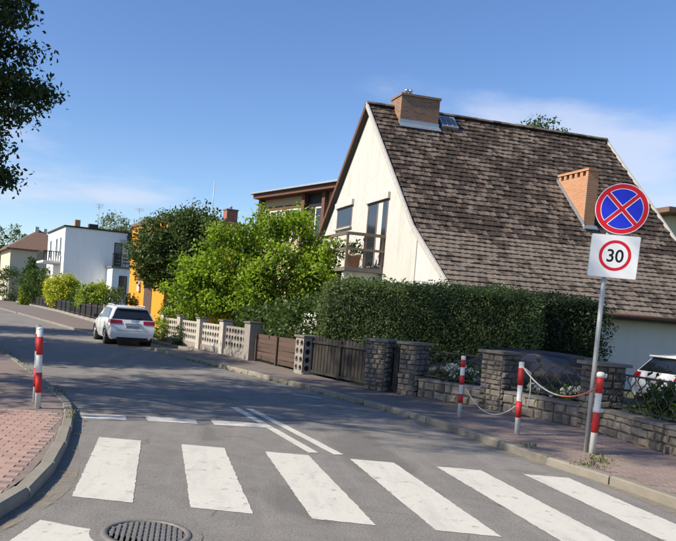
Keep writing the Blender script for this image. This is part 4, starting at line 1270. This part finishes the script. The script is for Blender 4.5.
    for s in (1, -1):
        for r in (1, 2, 3):
            nm = ('quarter_window', 'door_window', 'door_window')[r - 1]
            panel(nm, [P(r, 4, s), P(r + 1, 4, s), P(r + 1, 5, s), P(r, 5, s)], G_, .008, .05)
        # wheels
        for y in (-wb, wb):
            xo = s * (tr + .125)
            w = MB()
            w.tube([(s * (tr - .10), 0, 0), (xo - s * .012, 0, 0)], .315, 26)
            w.tube([(xo - s * .012, 0, 0), (xo, 0, 0)], [.315, .29], 26)
            wo_ = w.build('wheel', M['tyre'], t, (0, y, .315))
            rm = MB().tube([(xo - s * .03, 0, 0), (xo + s * .004, 0, 0)], .215, 22)
            rmo = rm.build('rim', M['rim'], wo_)
            for k in range(5):
                a = 2 * math.pi * k / 5
                MB().obox((xo + s * .003, .145 * math.cos(a), .145 * math.sin(a)), (.003, 0, 0), Vector((0, -math.sin(a), math.cos(a))) * .045, Vector((0, math.cos(a), math.sin(a))) * .05).build('rim_gap', M['black'], wo_)
            # dark arch lip
            ar = MB(); pts = []
            for k in range(15):
                a = math.pi * k / 14; pts.append((s * (tr + .118), y + .365 * math.cos(a), .315 + .365 * math.sin(a)))
            ar.tube(pts, .022, 6); ar.build('wheel_arch', M['black'], t)
            MB().tube([(s * .45, y, .315), (s * (tr + .116), y, .315)], .36, 24).build('wheel_well', M['black'], t)
        m_ = MB().obox((s * .985, .72 if estate else .66, 1.0), (.09, 0, 0), (0, .05, 0), (0, 0, .065)).build('mirror', M['black'], t)
        # tail lamps wrap round the corner
        a0, a1, c1, c0 = P(0, 3, s), P(0, 4, s), P(1, 4, s), P(1, 3, s)
        m_ = MB()
        xi = .42 if estate else .6
        i0, i1 = Vector((s * xi, a0.y - .012, a0.z + .035)), Vector((s * xi, a1.y - .012, a1.z - .02))
        k0, k1 = a0 + Vector((s * .008, -.012, .02)), a1 + Vector((s * .008, -.012, -.012))
        l0, l1 = a0.lerp(c0, .8) + Vector((s * .012, 0, .04)), a1.lerp(c1, .8) + Vector((s * .012, 0, -.02))
        vv = [i0, k0, l0, l1, k1, i1]
        m_.add(vv + [p + Vector((-s * .05, .05, 0)) for p in vv], [(0, 1, 4, 5), (1, 2, 3, 4), (0, 6, 7, 1), (5, 4, 10, 11), (2, 8, 9, 3), (1, 7, 8, 2), (4, 3, 9, 10), (0, 5, 11, 6)])
        m_.build('tail_light', M['redlens'], t)
        f0 = P(len(RG) - 1, 3, s); m_ = MB().obox(f0 + Vector((-s * .12, -.02, -.0)), (.13, 0, 0), (0, .06, 0), (0, 0, .06)); m_.build('headlight', M['glass_sky'], t)
        if rails:
            MB().tube([(s * .60, -1.55, 1.50), (s * .61, -.9, 1.535), (s * .61, -.1, 1.54), (s * .59, .2, 1.49)], .018, 6).build('roof_rail', M['steel'], t)
    panel('rear_window', [P(0, 4, 1), P(0, 5, 1), P(0, 5, -1), P(0, 4, -1)], G_, .012, .055)
    panel('windscreen', [P(4, 5, 1), P(5, 5, 1), P(5, 5, -1), P(4, 5, -1)], G_, .03, .05)
    yr = RG[0][1][1]
    MB().box(-.30, .30, RG[0][3][1] - .02, RG[0][3][1] + .06, .80, .86).build('tailgate_handle', M['bwhite'] if paint is M['carwhite'] else M['black'], t)
    MB().box(-.26, .26, RG[0][3][1] - .052, RG[0][3][1] - .01, .665, .775).build('number_plate', M['plate'], t)
    MB().box(-.60, .60, yr - .012, yr + .3, .20, .33).build('bumper_valance', M['black'], t)
    MB().box(-.62, .62, yr - .006, yr + .05, .575, .585).build('bumper_seam', M['black'], t)
    e0, e1 = P(0, 5, 1), P(0, 5, -1)
    MB().box(-.60, .60, e0.y - .10, e0.y + .12, e0.z + .015, e0.z + .055).build('roof_spoiler', paint, t)
    MB().bar((0, RG[0][4][1] - .02, 1.02), (.34, RG[0][4][1] + .03, 1.07), .02, .025).build('rear_wiper', M['black'], t)
    for s in (1, -1):
        for r, l0 in ((2, 1), (3, 1), (4, 1)):
            for l in range(l0, 4):
                a, b_ = P(r, l, s), P(r, l + 1, s)
                MB().bar(a + Vector((s * .002, 0, 0)), b_ + Vector((s * .002, 0, 0)), .010, .010).build('door_seam', M['black'], t)
        for y in (-.95, .12):
            MB().box(min(s * .895, s * .93), max(s * .895, s * .93), y, y + .17, .84, .865).build('door_handle', paint, t)
    MB().box(-.7, .7, RG[-1][1][1] - .3, RG[-1][1][1] + .03, .22, .40).build('grille', M['black'], t)
    bd = MB().lathe([(.001, 0), (.036, 0), (.05, .004), (.055, 0)], 20).build('badge', M['chrome'], t, (0, RG[0][3][1] - .004 + .03, .925)); bd.rotation_euler = (R(82), 0, 0)
    bd.location.y = RG[0][4][1] - .025
    return t
car('estate_car', (-4.95, 28.6, 0), R(20), M['carwhite'], 'white estate car parked half in the pavement bay, seen from behind').scale = (.96, .96, .98)
car('hatchback_car', (11.6, 17.4, .0), R(-80), M['carwhite'], 'white hatchback parked in the yard by the grey garage wall', estate=False, rails=False).scale = (.95, .95, .93)
dk = car('dark_car', (6.1, 16.6, .0), R(52), M['cardark'], 'dark car hidden behind the iron railings in front of the hedge', estate=False, rails=False); dk.scale = (1, 1, .84)

# ------------------------------------------------------------------ vegetation
def leaves_mesh(name, C, size, rng, aspect=.5, droop=0.0, updir=None, ub=0.0):
    n = len(C)
    a = rng.normal(size=(n, 3)); a[:, 2] -= droop; a /= np.linalg.norm(a, axis=1, keepdims=True)
    nrm = rng.normal(size=(n, 3))
    if updir is not None: nrm = nrm * (1 - ub) + updir * ub * 1.6
    b = np.cross(a, nrm); b /= (np.linalg.norm(b, axis=1, keepdims=True) + 1e-9)
    L = (size * rng.uniform(.5, 1.5, size=n))[:, None]
    up = np.cross(b, a)
    v = np.stack([C - a * L * .5, C + b * L * aspect * .5 + up * L * .06, C + a * L * .5, C - b * L * aspect * .5 + up * L * .06], 1).reshape(-1, 3)
    q = np.arange(4 * n).reshape(n, 4)
    return np_mesh(name, v, q)

def crown_points(blobs, clumps, per, cr, rng, shell=.55, gap=.0, flat=.75):
    """blobs: (centre, radii); clumps of leaves near the surfaces of the blobs"""
    wts = np.array([(b[1][0] * b[1][1] * b[1][2]) ** (2 / 3) * (b[2] if len(b) > 2 else 1) for b in blobs]); wts /= wts.sum()
    bi = rng.choice(len(blobs), clumps, p=wts)
    d = rng.normal(size=(clumps, 3)); d /= np.linalg.norm(d, axis=1, keepdims=True)
    rad = shell + (1 - shell) * rng.uniform(0, 1, size=clumps) ** .6
    Cb = np.array([b[0] for b in blobs])[bi]; Rb = np.array([b[1] for b in blobs])[bi]
    cc = Cb + d * Rb * rad[:, None]
    if gap > 0:
        ph = rng.uniform(0, 6, 6)
        k = np.sin(cc[:, 0] * 1.9 + ph[0]) * np.sin(cc[:, 1] * 2.1 + ph[1]) * np.sin(cc[:, 2] * 2.3 + ph[2]) + .4 * np.sin(cc[:, 0] * 4.1 + ph[3]) * np.sin(cc[:, 2] * 4.7 + ph[4])
        keep = k < (1 - gap) * .75; cc, d = cc[keep], d[keep]
    n = len(cc)
    off = np.clip(rng.normal(size=(n, per, 3)), -1.7, 1.7) * cr * rng.uniform(.6, 1.3, size=(n, 1, 1)) * np.array([1, 1, flat])
    pts = (cc[:, None, :] + off).reshape(-1, 3)
    nd = np.repeat(d, per, 0)
    return cc, pts, nd

def trunk_mesh(h, r, limbs, rng, lean=(0, 0), n=9):
    b = MB()
    pts = [(lean[0] * k / 5 * h + math.sin(k * 1.7) * r * .25, lean[1] * k / 5 * h + math.cos(k * 2.1) * r * .25, -.1 + (h + .1) * k / 5) for k in range(6)]
    rs = [r * 1.35, r * 1.05, r * .95, r * .88, r * .8, r * .68]
    b.tube(pts, rs, n)
    top = Vector(pts[-1])
    for (tx, ty, tz, z0f) in limbs:
        a = Vector(pts[3]).lerp(top, max(0, min(1, z0f))); e = Vector((tx, ty, tz))
        m1 = a.lerp(e, .35) + Vector((0, 0, (e - a).length * .10)); m2 = a.lerp(e, .7) + Vector(rng.uniform(-.15, .15, 3).tolist()) * .6
        b.tube([a, m1, m2, e], [r * .5, r * .34, r * .2, r * .07], 6)
    return b

def tree(name, label, base, trunk_h, trunk_r, blobs, clumps, per, cr, size, mat, seed, shell=.55, gap=.2, nl=10, group=None, cat='tree',
         aspect=.5, droop=.0, inner=None, twig=0, keep=None, ub=.3):
    rng = np.random.default_rng(seed)
    t = empty(name, base, 0, label=label, cat=cat, group=group)
    bl = [((b[0][0] - base[0], b[0][1] - base[1], b[0][2] - base[2]), *b[1:]) for b in blobs]
    cc, pts, nd = crown_points(bl, clumps, per, cr, rng, shell, gap)
    if keep is not None:
        pw = pts + np.array(base); m = keep(pw); pts, nd = pts[m], nd[m]
        m = keep(cc + np.array(base)); cc = cc[m]
    o = link('crown', leaves_mesh('crown', pts, size, rng, aspect, droop, nd + np.array([0, 0, .5]), ub), mat, t)
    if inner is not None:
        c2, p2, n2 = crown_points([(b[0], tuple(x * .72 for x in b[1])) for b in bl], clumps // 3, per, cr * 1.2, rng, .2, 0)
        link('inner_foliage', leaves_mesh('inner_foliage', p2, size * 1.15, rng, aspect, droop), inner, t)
    pick = rng.choice(len(cc), min(nl, len(cc)), replace=False)
    limbs = [(cc[i][0], cc[i][1], cc[i][2], rng.uniform(0, 1)) for i in pick]
    if trunk_h > 0:
        tm = trunk_mesh(trunk_h, trunk_r, limbs, rng)
        if twig:
            far = rng.choice(len(cc), min(twig, len(cc)), replace=False)
            for i in far:
                p = Vector(cc[i].tolist()); q = min((Vector(l[:3]) for l in limbs), key=lambda v: (v - p).length)
                tm.tube([q, q.lerp(p, .5) + Vector((0, 0, .1)), p], [trunk_r * .09, trunk_r * .06, trunk_r * .02], 4)
        tm.build('trunk', M['bark'], t)
    return t
# street trees on the left, whose shade lies across the road; only a fringe of the first one is in view
tree('street_tree', 'dark leafy street tree reaching in at the top left corner', (-7.6, 11.6, .1), 3.6, .24,
     [((-8.3, 11.4, 6.6), (3.2, 4.0, 2.4), 1.2), ((-6.8, 11.0, 10.0), (4.6, 4.6, 2.6), 1.2), ((-7.4, 6.8, 11.0), (3.2, 2.2, 2.4), 1.4), ((-9.5, 10.5, 8.4), (3.2, 3.6, 3.4), 1.2), ((-9.0, 10.2, 4.5), (2.2, 2.8, 1.2), 1.2), ((-6.5, 12.5, 12.2), (3.6, 3.8, 2.2), 1.2),
      ((-4.45, 12.0, 6.38), (.55, .5, .13), 6), ((-4.5, 11.6, 5.95), (.62, .5, .15), 6), ((-4.15, 12.0, 5.62), (.55, .4, .12), 5), ((-4.05, 12.0, 4.98), (.72, .5, .16), 8), ((-4.45, 12.3, 5.3), (.5, .5, .12), 4),
      ((-4.25, 12.0, 4.62), (.62, .5, .13), 6), ((-4.7, 12.0, 4.3), (.55, .5, .13), 5), ((-4.55, 12.0, 3.98), (.5, .5, .12), 5), ((-4.42, 12.0, 3.55), (.62, .5, .13), 6), ((-4.9, 12.0, 3.3), (.5, .5, .12), 5),
      ((-5.4, 12.0, 4.7), (.7, 1.0, 1.4), 3)],
     3000, 46, .15, .085, M['lf_shade'], 3, .3, .06, 16, 'street trees', aspect=.5, droop=.5, twig=420)
tree('street_tree', 'second dark street tree behind the corner one, at the left edge', (-12.4, 19.8, .1), 3.4, .26,
     [((-11.8, 19.6, 6.2), (3.9, 4.0, 2.0)), ((-13.4, 17.6, 7.2), (3.6, 3.4, 2.6)), ((-13.6, 22.6, 5.2), (3.0, 3.0, 1.8))],
     900, 40, .4, .22, M['lf_shade'], 4, .35, .1, 12, 'street trees', aspect=.45, droop=.3)
tree('street_tree', 'third street tree farther along the left pavement', (-18.5, 29.5, .1), 3.0, .2,
     [((-18.3, 29.5, 5.6), (3.4, 3.6, 2.6)), ((-18.0, 29.8, 7.6), (2.6, 2.8, 1.8))],
     380, 40, .4, .25, M['lf_shade'], 5, .35, .1, 8, 'street trees', aspect=.45)
# lime green tree behind the honeycomb fence
tree('lime_tree', 'bright lime green bushy tree behind the honeycomb fence', (.3, 28.4, 0), 1.6, .17,
     [((-0.95, 28.31, 2.65), (1.61, 1.52, 1.42)), ((0.95, 28.12, 3.12), (1.71, 1.52, 1.52)), ((2.38, 27.93, 2.84), (1.04, 1.23, 1.23)), ((-1.9, 28.5, 2.18), (1.04, 1.23, 1.14)), ((0.19, 28.12, 1.6), (2.18, 1.23, 0.95)), ((-2.47, 27.8, 3.12), (0.4, 0.57, 0.43)), ((-1.8, 27.71, 3.79), (0.39, 0.57, 0.43)), ((-1.14, 28.51, 4.36), (0.55, 0.57, 0.51)), ((-0.47, 27.78, 4.45), (0.49, 0.57, 0.4)), ((0.1, 27.73, 4.93), (0.4, 0.57, 0.38)), ((0.66, 28.52, 4.83), (0.55, 0.57, 0.52)), ((1.23, 28.39, 5.02), (0.42, 0.57, 0.41)), ((1.8, 28.21, 5.12), (0.53, 0.57, 0.53)), ((2.28, 28.47, 4.45), (0.4, 0.57, 0.47)), ((2.75, 28.25, 3.79), (0.48, 0.57, 0.37)), ((3.13, 28.04, 3.12), (0.4, 0.57, 0.55)), ((-0.19, 28.45, 3.79), (0.49, 0.57, 0.41)), ((0.95, 28.5, 4.17), (0.5, 0.57, 0.54)), ((1.9, 28.43, 3.88), (0.48, 0.57, 0.43)), ((-1.42, 28.18, 3.12), (0.47, 0.57, 0.37)), ((-2.75, 27.87, 2.27), (0.55, 0.57, 0.34)), ((3.04, 27.74, 4.17), (0.47, 0.47, 0.47)), ((2.85, 27.74, 2.56), (0.66, 0.66, 0.76)), ((-2.28, 28.31, 2.93), (0.57, 0.57, 0.57)), ((0.38, 28.02, 5.26), (0.33, 0.38, 0.33)), ((1.52, 28.02, 5.4), (0.33, 0.38, 0.38)), ((-1.52, 28.02, 4.55), (0.28, 0.38, 0.28))],
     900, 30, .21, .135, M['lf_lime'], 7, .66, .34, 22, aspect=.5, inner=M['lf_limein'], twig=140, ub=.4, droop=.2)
# dark round tree in front of the orange house
tree('round_tree', 'dense dark green round tree in front of the orange house', (-4.0, 38.4, 0), 2.2, .2,
     [((-4.2, 38.4, 4.4), (2.15, 2.1, 2.1)), ((-2.9, 38.4, 5.2), (1.6, 1.8, 1.6)), ((-5.2, 38.2, 4.2), (1.4, 1.6, 1.5)), ((-3.4, 38.2, 3.2), (1.8, 1.8, 1.3)), ((-3.2, 38.5, 6.2), (1.0, 1.1, .8))],
     560, 40, .24, .17, M['lf_dark'], 8, .7, .12, 12, inner=M['lf_dark'], ub=.4)
# tree behind the ridge of the gabled house
tree('tall_tree', 'treetop peeping over the ridge of the gabled house', (17.4, 46.0, 0), 9.0, .3,
     [((17.4, 46, 12.9), (1.5, 1.6, 1.9)), ((16.4, 46, 12.2), (1.4, 1.6, 1.8)), ((18.5, 46, 12.4), (1.3, 1.6, 1.7))],
     420, 36, .3, .2, M['lf_mid'], 9, .6, .25, 10)
# background trees
tree('birch_tree', 'pale feathery birch rising behind the white house', (-22.2, 116, 0), 9, .3,
     [((-22.6, 116, 12.0), (2.8, 2.4, 3.4)), ((-20.8, 116, 11.0), (2.0, 2.0, 2.6))], 170, 34, .5, .34, M['lf_birch'], 12, .5, .25, 8, 'birches behind the white house', droop=.8)
tree('birch_tree', 'pale birch standing beside the other, above the orange house', (-16.4, 116, 0), 9, .3,
     [((-17.0, 116, 11.6), (2.5, 2.2, 3.4)), ((-14.8, 116, 11.4), (2.2, 2.2, 2.8))], 170, 34, .5, .34, M['lf_birch'], 13, .5, .25, 8, 'birches behind the white house', droop=.8)
for i, (x, y, h, r, lab) in enumerate(((-60, 156, 14.0, 5.0, 'dark green tree at the far left end of the street'), (-51, 153, 15.8, 4.0, 'tall green tree behind the beige house roof'),
                                   (-45.6, 155, 13.3, 3.2, 'small green tree beside the beige house roof'))):
    tree('distant_tree', lab, (x, y, 0), 4, .3, [((x, y, h - r), (r, r, r)), ((x + r * .4, y, h - r * 1.7), (r * 1.1, r, r)), ((x - r * .5, y - 1, h - r * 2.2), (r, r, r))],
         170, 30, .5, .42, M['lf_mid'], 20 + i, .6, .2, 6, 'trees at the end of the street')
# shrubs behind the far black fence
def shrub(name, label, c, r, clumps, per, cr, size, mat, seed, gap=.12, extra=(), inner=None, **k):
    bl = [((c[0], c[1], c[2]), r)] + [((c[0] + e[0], c[1] + e[1], c[2] + e[2]), e[3]) for e in extra]
    return tree(name, label, (c[0], c[1], 0), max(.3, c[2] - r[2] * .6), .06, bl, clumps, per, cr, size, mat, seed, .7, gap, 6, cat='shrub', inner=inner, **k)
shrub('golden_shrub', 'tall golden yellow shrub behind the black fence', (-18.0, 69.5, 2.0), (1.6, 1.3, 1.75), 170, 34, .25, .22, M['lf_yellow'], 31, inner=M['lf_yelgreen'], group='golden shrubs')
shrub('golden_shrub', 'greener golden shrub at the near end of the black fence', (-11.3, 53.5, 1.5), (1.3, 1.0, 1.3), 170, 34, .2, .17, M['lf_yelgreen'], 32, inner=M['lf_mid'], group='golden shrubs')
shrub('round_shrub', 'dark green shrub between the two golden shrubs', (-13.2, 57.5, 1.3), (1.0, .8, 1.2), 60, 30, .2, .16, M['lf_mid'], 33)
shrub('cone_conifer', 'pointed green conifer in front of the beige house', (-31.6, 104, 3.2), (1.2, 1.1, 2.6), 90, 30, .3, .3, M['lf_mid'], 34, extra=((0, 0, 2.2, (.6, .6, 1.3)),))
shrub('leafy_shrub', 'broad green shrub left of the golden shrubs', (-24.6, 86, 2.4), (2.4, 1.6, 2.2), 130, 30, .32, .3, M['lf_mid'], 35, group='green garden shrubs')
shrub('leafy_shrub', 'dark green shrub at the far left behind the black fence', (-37.5, 114, 2.6), (3.0, 2.0, 2.8), 150, 30, .3, .27, M['lf_dark'], 36, group='green garden shrubs')
shrub('leafy_shrub', 'green shrub beneath the pointed conifer', (-29.0, 99, 2.6), (2.6, 1.8, 2.4), 120, 30, .3, .25, M['lf_dark'], 37, group='green garden shrubs')
shrub('leafy_shrub', 'scrubby olive shrub between the white house annex and the estate car', (-8.3, 46.6, 1.2), (1.0, .8, 1.1), 80, 30, .22, .16, M['lf_mid'], 38, group='green garden shrubs', gap=.3)
shrub('leafy_shrub', 'dark shrub at the foot of the round tree', (-3.2, 35.5, 1.0), (1.0, .9, 1.05), 110, 30, .2, .15, M['lf_dark'], 39, group='green garden shrubs')
shrub('climbing_plant', 'pale green climber spilling over the end of the honeycomb fence', (-3.35, 30.0, .75), (.42, .5, .75), 70, 30, .13, .10, M['lf_yelgreen'], 40, gap=.25)
shrub('leafy_shrub', 'weedy shrub growing against the honeycomb fence', (-2.55, 28.1, .45), (.3, .3, .4), 30, 24, .1, .09, M['lf_mid'], 41, group='green garden shrubs')
shrub('leafy_shrub', 'dim green shrub behind the slatted brown gate', (2.3, 22.0, 1.1), (1.6, 1.2, 1.2), 150, 34, .2, .14, M['lf_dark'], 42, group='green garden shrubs')
shrub('leafy_shrub', 'dim green undergrowth below the lime green tree', (.9, 26.0, .9), (1.5, .9, .95), 150, 34, .2, .14, M['lf_dark'], 43, group='green garden shrubs')
shrub('leafy_shrub', 'shaded shrub between the hedge and the gabled house balcony', (3.6, 22.8, 1.4), (1.5, 1.2, 1.5), 130, 34, .22, .15, M['lf_dark'], 44, group='green garden shrubs')
# hedges
def hedge(name, label, x0, x1, yc, depth, h, n, size, mat, rz, seed, core_mat):
    rng = np.random.default_rng(seed)
    L = x1 - x0
    t = empty(name, (x0, yc, 0), rz, label=label, cat='hedge')
    f = rng.choice(4, n, p=[.45, .1, .35, .10]); u = rng.uniform(0, L, n); v = rng.uniform(0, 1, n)
    P = np.zeros((n, 3))
    wob = lambda a, b: .10 * np.sin(a * 2.3 + seed) * np.sin(b * 3.1 + 1) + .06 * np.sin(a * 6.1) * np.sin(b * 5.3 + seed)
    m = f == 0; P[m] = np.stack([u[m], -depth/2 - wob(u[m], v[m]*h), v[m] * h], 1)
    m = f == 1; P[m] = np.stack([u[m], depth/2 + wob(u[m], v[m]*h), v[m] * h], 1)
    m = f == 2; P[m] = np.stack([u[m], (v[m] - .5) * depth, h + wob(u[m], v[m] * 2)], 1)
    m = f == 3; e = rng.choice([0, 1], m.sum()); P[m] = np.stack([e * L + wob(v[m] * 4, u[m]), (rng.uniform(0, 1, m.sum()) - .5) * depth, v[m] * h], 1)
    # round the top corners
    top = np.clip((P[:, 2] - (h - .35)) / .35, 0, 1); P[:, 1] *= 1 - .22 * top ** 2
    end = np.minimum(P[:, 0], L - P[:, 0]); P[:, 2] -= .30 * np.clip(1 - end / .5, 0, 1) ** 2 * (P[:, 2] / h)
    P += rng.normal(size=P.shape) * np.array([.07, .07, .07])
    o = link('foliage', leaves_mesh('foliage', P, size, rng, .55), mat, t); tag(o, kind='stuff')
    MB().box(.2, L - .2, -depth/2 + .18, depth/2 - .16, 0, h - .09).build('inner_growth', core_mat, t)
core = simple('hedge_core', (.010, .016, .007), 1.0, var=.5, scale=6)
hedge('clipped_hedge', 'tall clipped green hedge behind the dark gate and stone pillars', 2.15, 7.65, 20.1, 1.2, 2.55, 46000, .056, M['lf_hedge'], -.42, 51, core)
hedge('thuja_hedge', 'darker thuja hedge behind the dark car', 6.8, 9.15, 18.9, 1.3, 2.5, 20000, .066, M['lf_thuja'], 0, 52, core)
hedge('box_hedge', 'low square-clipped yellow-green hedge behind the black fence', -28.6, -25.2, 90.5, 1.4, 2.6, 5000, .22, M['lf_yelgreen'], .1, 53, simple('hedge_core_light', (.05, .07, .01), 1.0))
# white flowering plants behind the railings
def hydrangea(x, y, lab, seed, n=6, s=1.0):
    rng = np.random.default_rng(seed)
    t = empty('hydrangea', (x, y, .1), 0, label=lab, cat='flowering plant', group='white hydrangeas')
    P = rng.normal(size=(500, 3)) * np.array([.20, .2, .14]) * s + np.array([0, 0, .35 * s])
    link('foliage', leaves_mesh('foliage', P, .11, rng, .6), M['lf_mid'], t)
    for k in range(n):
        c = np.array([rng.uniform(-.28, .28) * s, rng.uniform(-.25, .1) * s, (.42 + rng.uniform(-.08, .22)) * s])
        d = rng.normal(size=(130, 3)); d /= np.linalg.norm(d, axis=1, keepdims=True)
        link('flower_head', leaves_mesh('flower_head', c + d * .085 * s * np.array([1, 1, .8]), .05, rng, .8), M['petal'], t)
hydrangea(4.62, 15.1, 'white hydrangea behind the railing next to the thin bollard', 61, 7, 1.25)
hydrangea(5.72, 13.55, 'small white hydrangea low behind the middle railing', 62, 4, .9)
hydrangea(6.05, 13.0, 'white hydrangea behind the middle railing nearest the signpost', 63, 6, .95)
shrub('fern_plant', 'green plant behind the railing right of the signpost', (6.75, 11.2, .55), (.45, .6, .45), 70, 26, .12, .12, M['lf_mid'], 64, gap=.2)
shrub('fern_plant', 'yellowish plant behind the railing at the right edge', (6.9, 10.2, .6), (.5, .6, .5), 70, 26, .12, .12, M['lf_yelgreen'], 65, gap=.2)
# flower pot on the balcony
q = hw(-.75, -1.75, bz)
fpot = empty('flower_pot', q, 0, label='terracotta pot with a leafy plant on the gable balcony', cat='plant pot')
MB().lathe([(.001, 0), (.20, 0), (.27, .42), (.30, .42), (.30, .5), (.25, .5), (.24, .44), (.001, .44)], 20).build('pot', M['terracotta'], fpot)
_r = np.random.default_rng(71)
link('foliage', leaves_mesh('foliage', _r.normal(size=(160, 3)) * np.array([.2, .2, .16]) + np.array([0, 0, .72]), .2, _r, .35), M['lf_mid'], fpot)
# grass and weeds along the kerbs
def tufts(name, spots, h, seed):
    rng = np.random.default_rng(seed); V, Q = [], []
    k = 0
    for (x, y, z, n, s) in spots:
        for i in range(n):
            bx_, by_ = x + rng.normal() * s, y + rng.normal() * s; a = rng.uniform(0, 6.28); l = h * rng.uniform(.4, 1.3); w = .006
            tx, ty = bx_ + math.cos(a) * l * .6, by_ + math.sin(a) * l * .6
            px_, py_ = -math.sin(a) * w, math.cos(a) * w
            mx_, my_ = (bx_ * .6 + tx * .4), (by_ * .6 + ty * .4)
            V += [(bx_ - px_, by_ - py_, z), (bx_ + px_, by_ + py_, z), (mx_ + px_, my_ + py_, z + l * .6), (mx_ - px_, my_ - py_, z + l * .6),
                  (tx + px_ * .2, ty + py_ * .2, z + l * .85), (tx - px_ * .2, ty - py_ * .2, z + l * .85)]
            Q += [(k, k+1, k+2, k+3), (k+3, k+2, k+4, k+5)]; k += 6
    o = link(name, np_mesh(name, V, Q), M['grass']); tag(o, kind='stuff')
g_ = random.Random(5)
sp = [(4.55, 9.0, .10, 50, .08), (4.30, 8.75, .10, 60, .09), (4.78, 9.52, .10, 22, .06), (4.0, 9.9, .10, 30, .08), (4.66, 9.25, .1, 40, .12)]
for y in np.arange(10.5, 24, .35):
    if g_.random() < .55: sp.append((float(KR0(y)) - .02, y, .0, g_.randint(8, 30), .05))
for y in np.arange(9.4, 20, .3):
    if g_.random() < .6: sp.append((float(KL(y)) + .02 - .2 * g_.random(), y, .0 if g_.random() < .3 else .1, g_.randint(6, 18), .05))
for y in np.arange(8.5, 15, .35):
    if g_.random() < .6: sp.append((float(FR(y)) - .16, y, .105, g_.randint(6, 20), .05))
for y in np.arange(26, 44, .8): sp.append((float(FR(y)) - .25, y, .105, g_.randint(6, 24), .1))
tufts('grass', sp, .055, 9)
# leaf litter and grit by the low wall
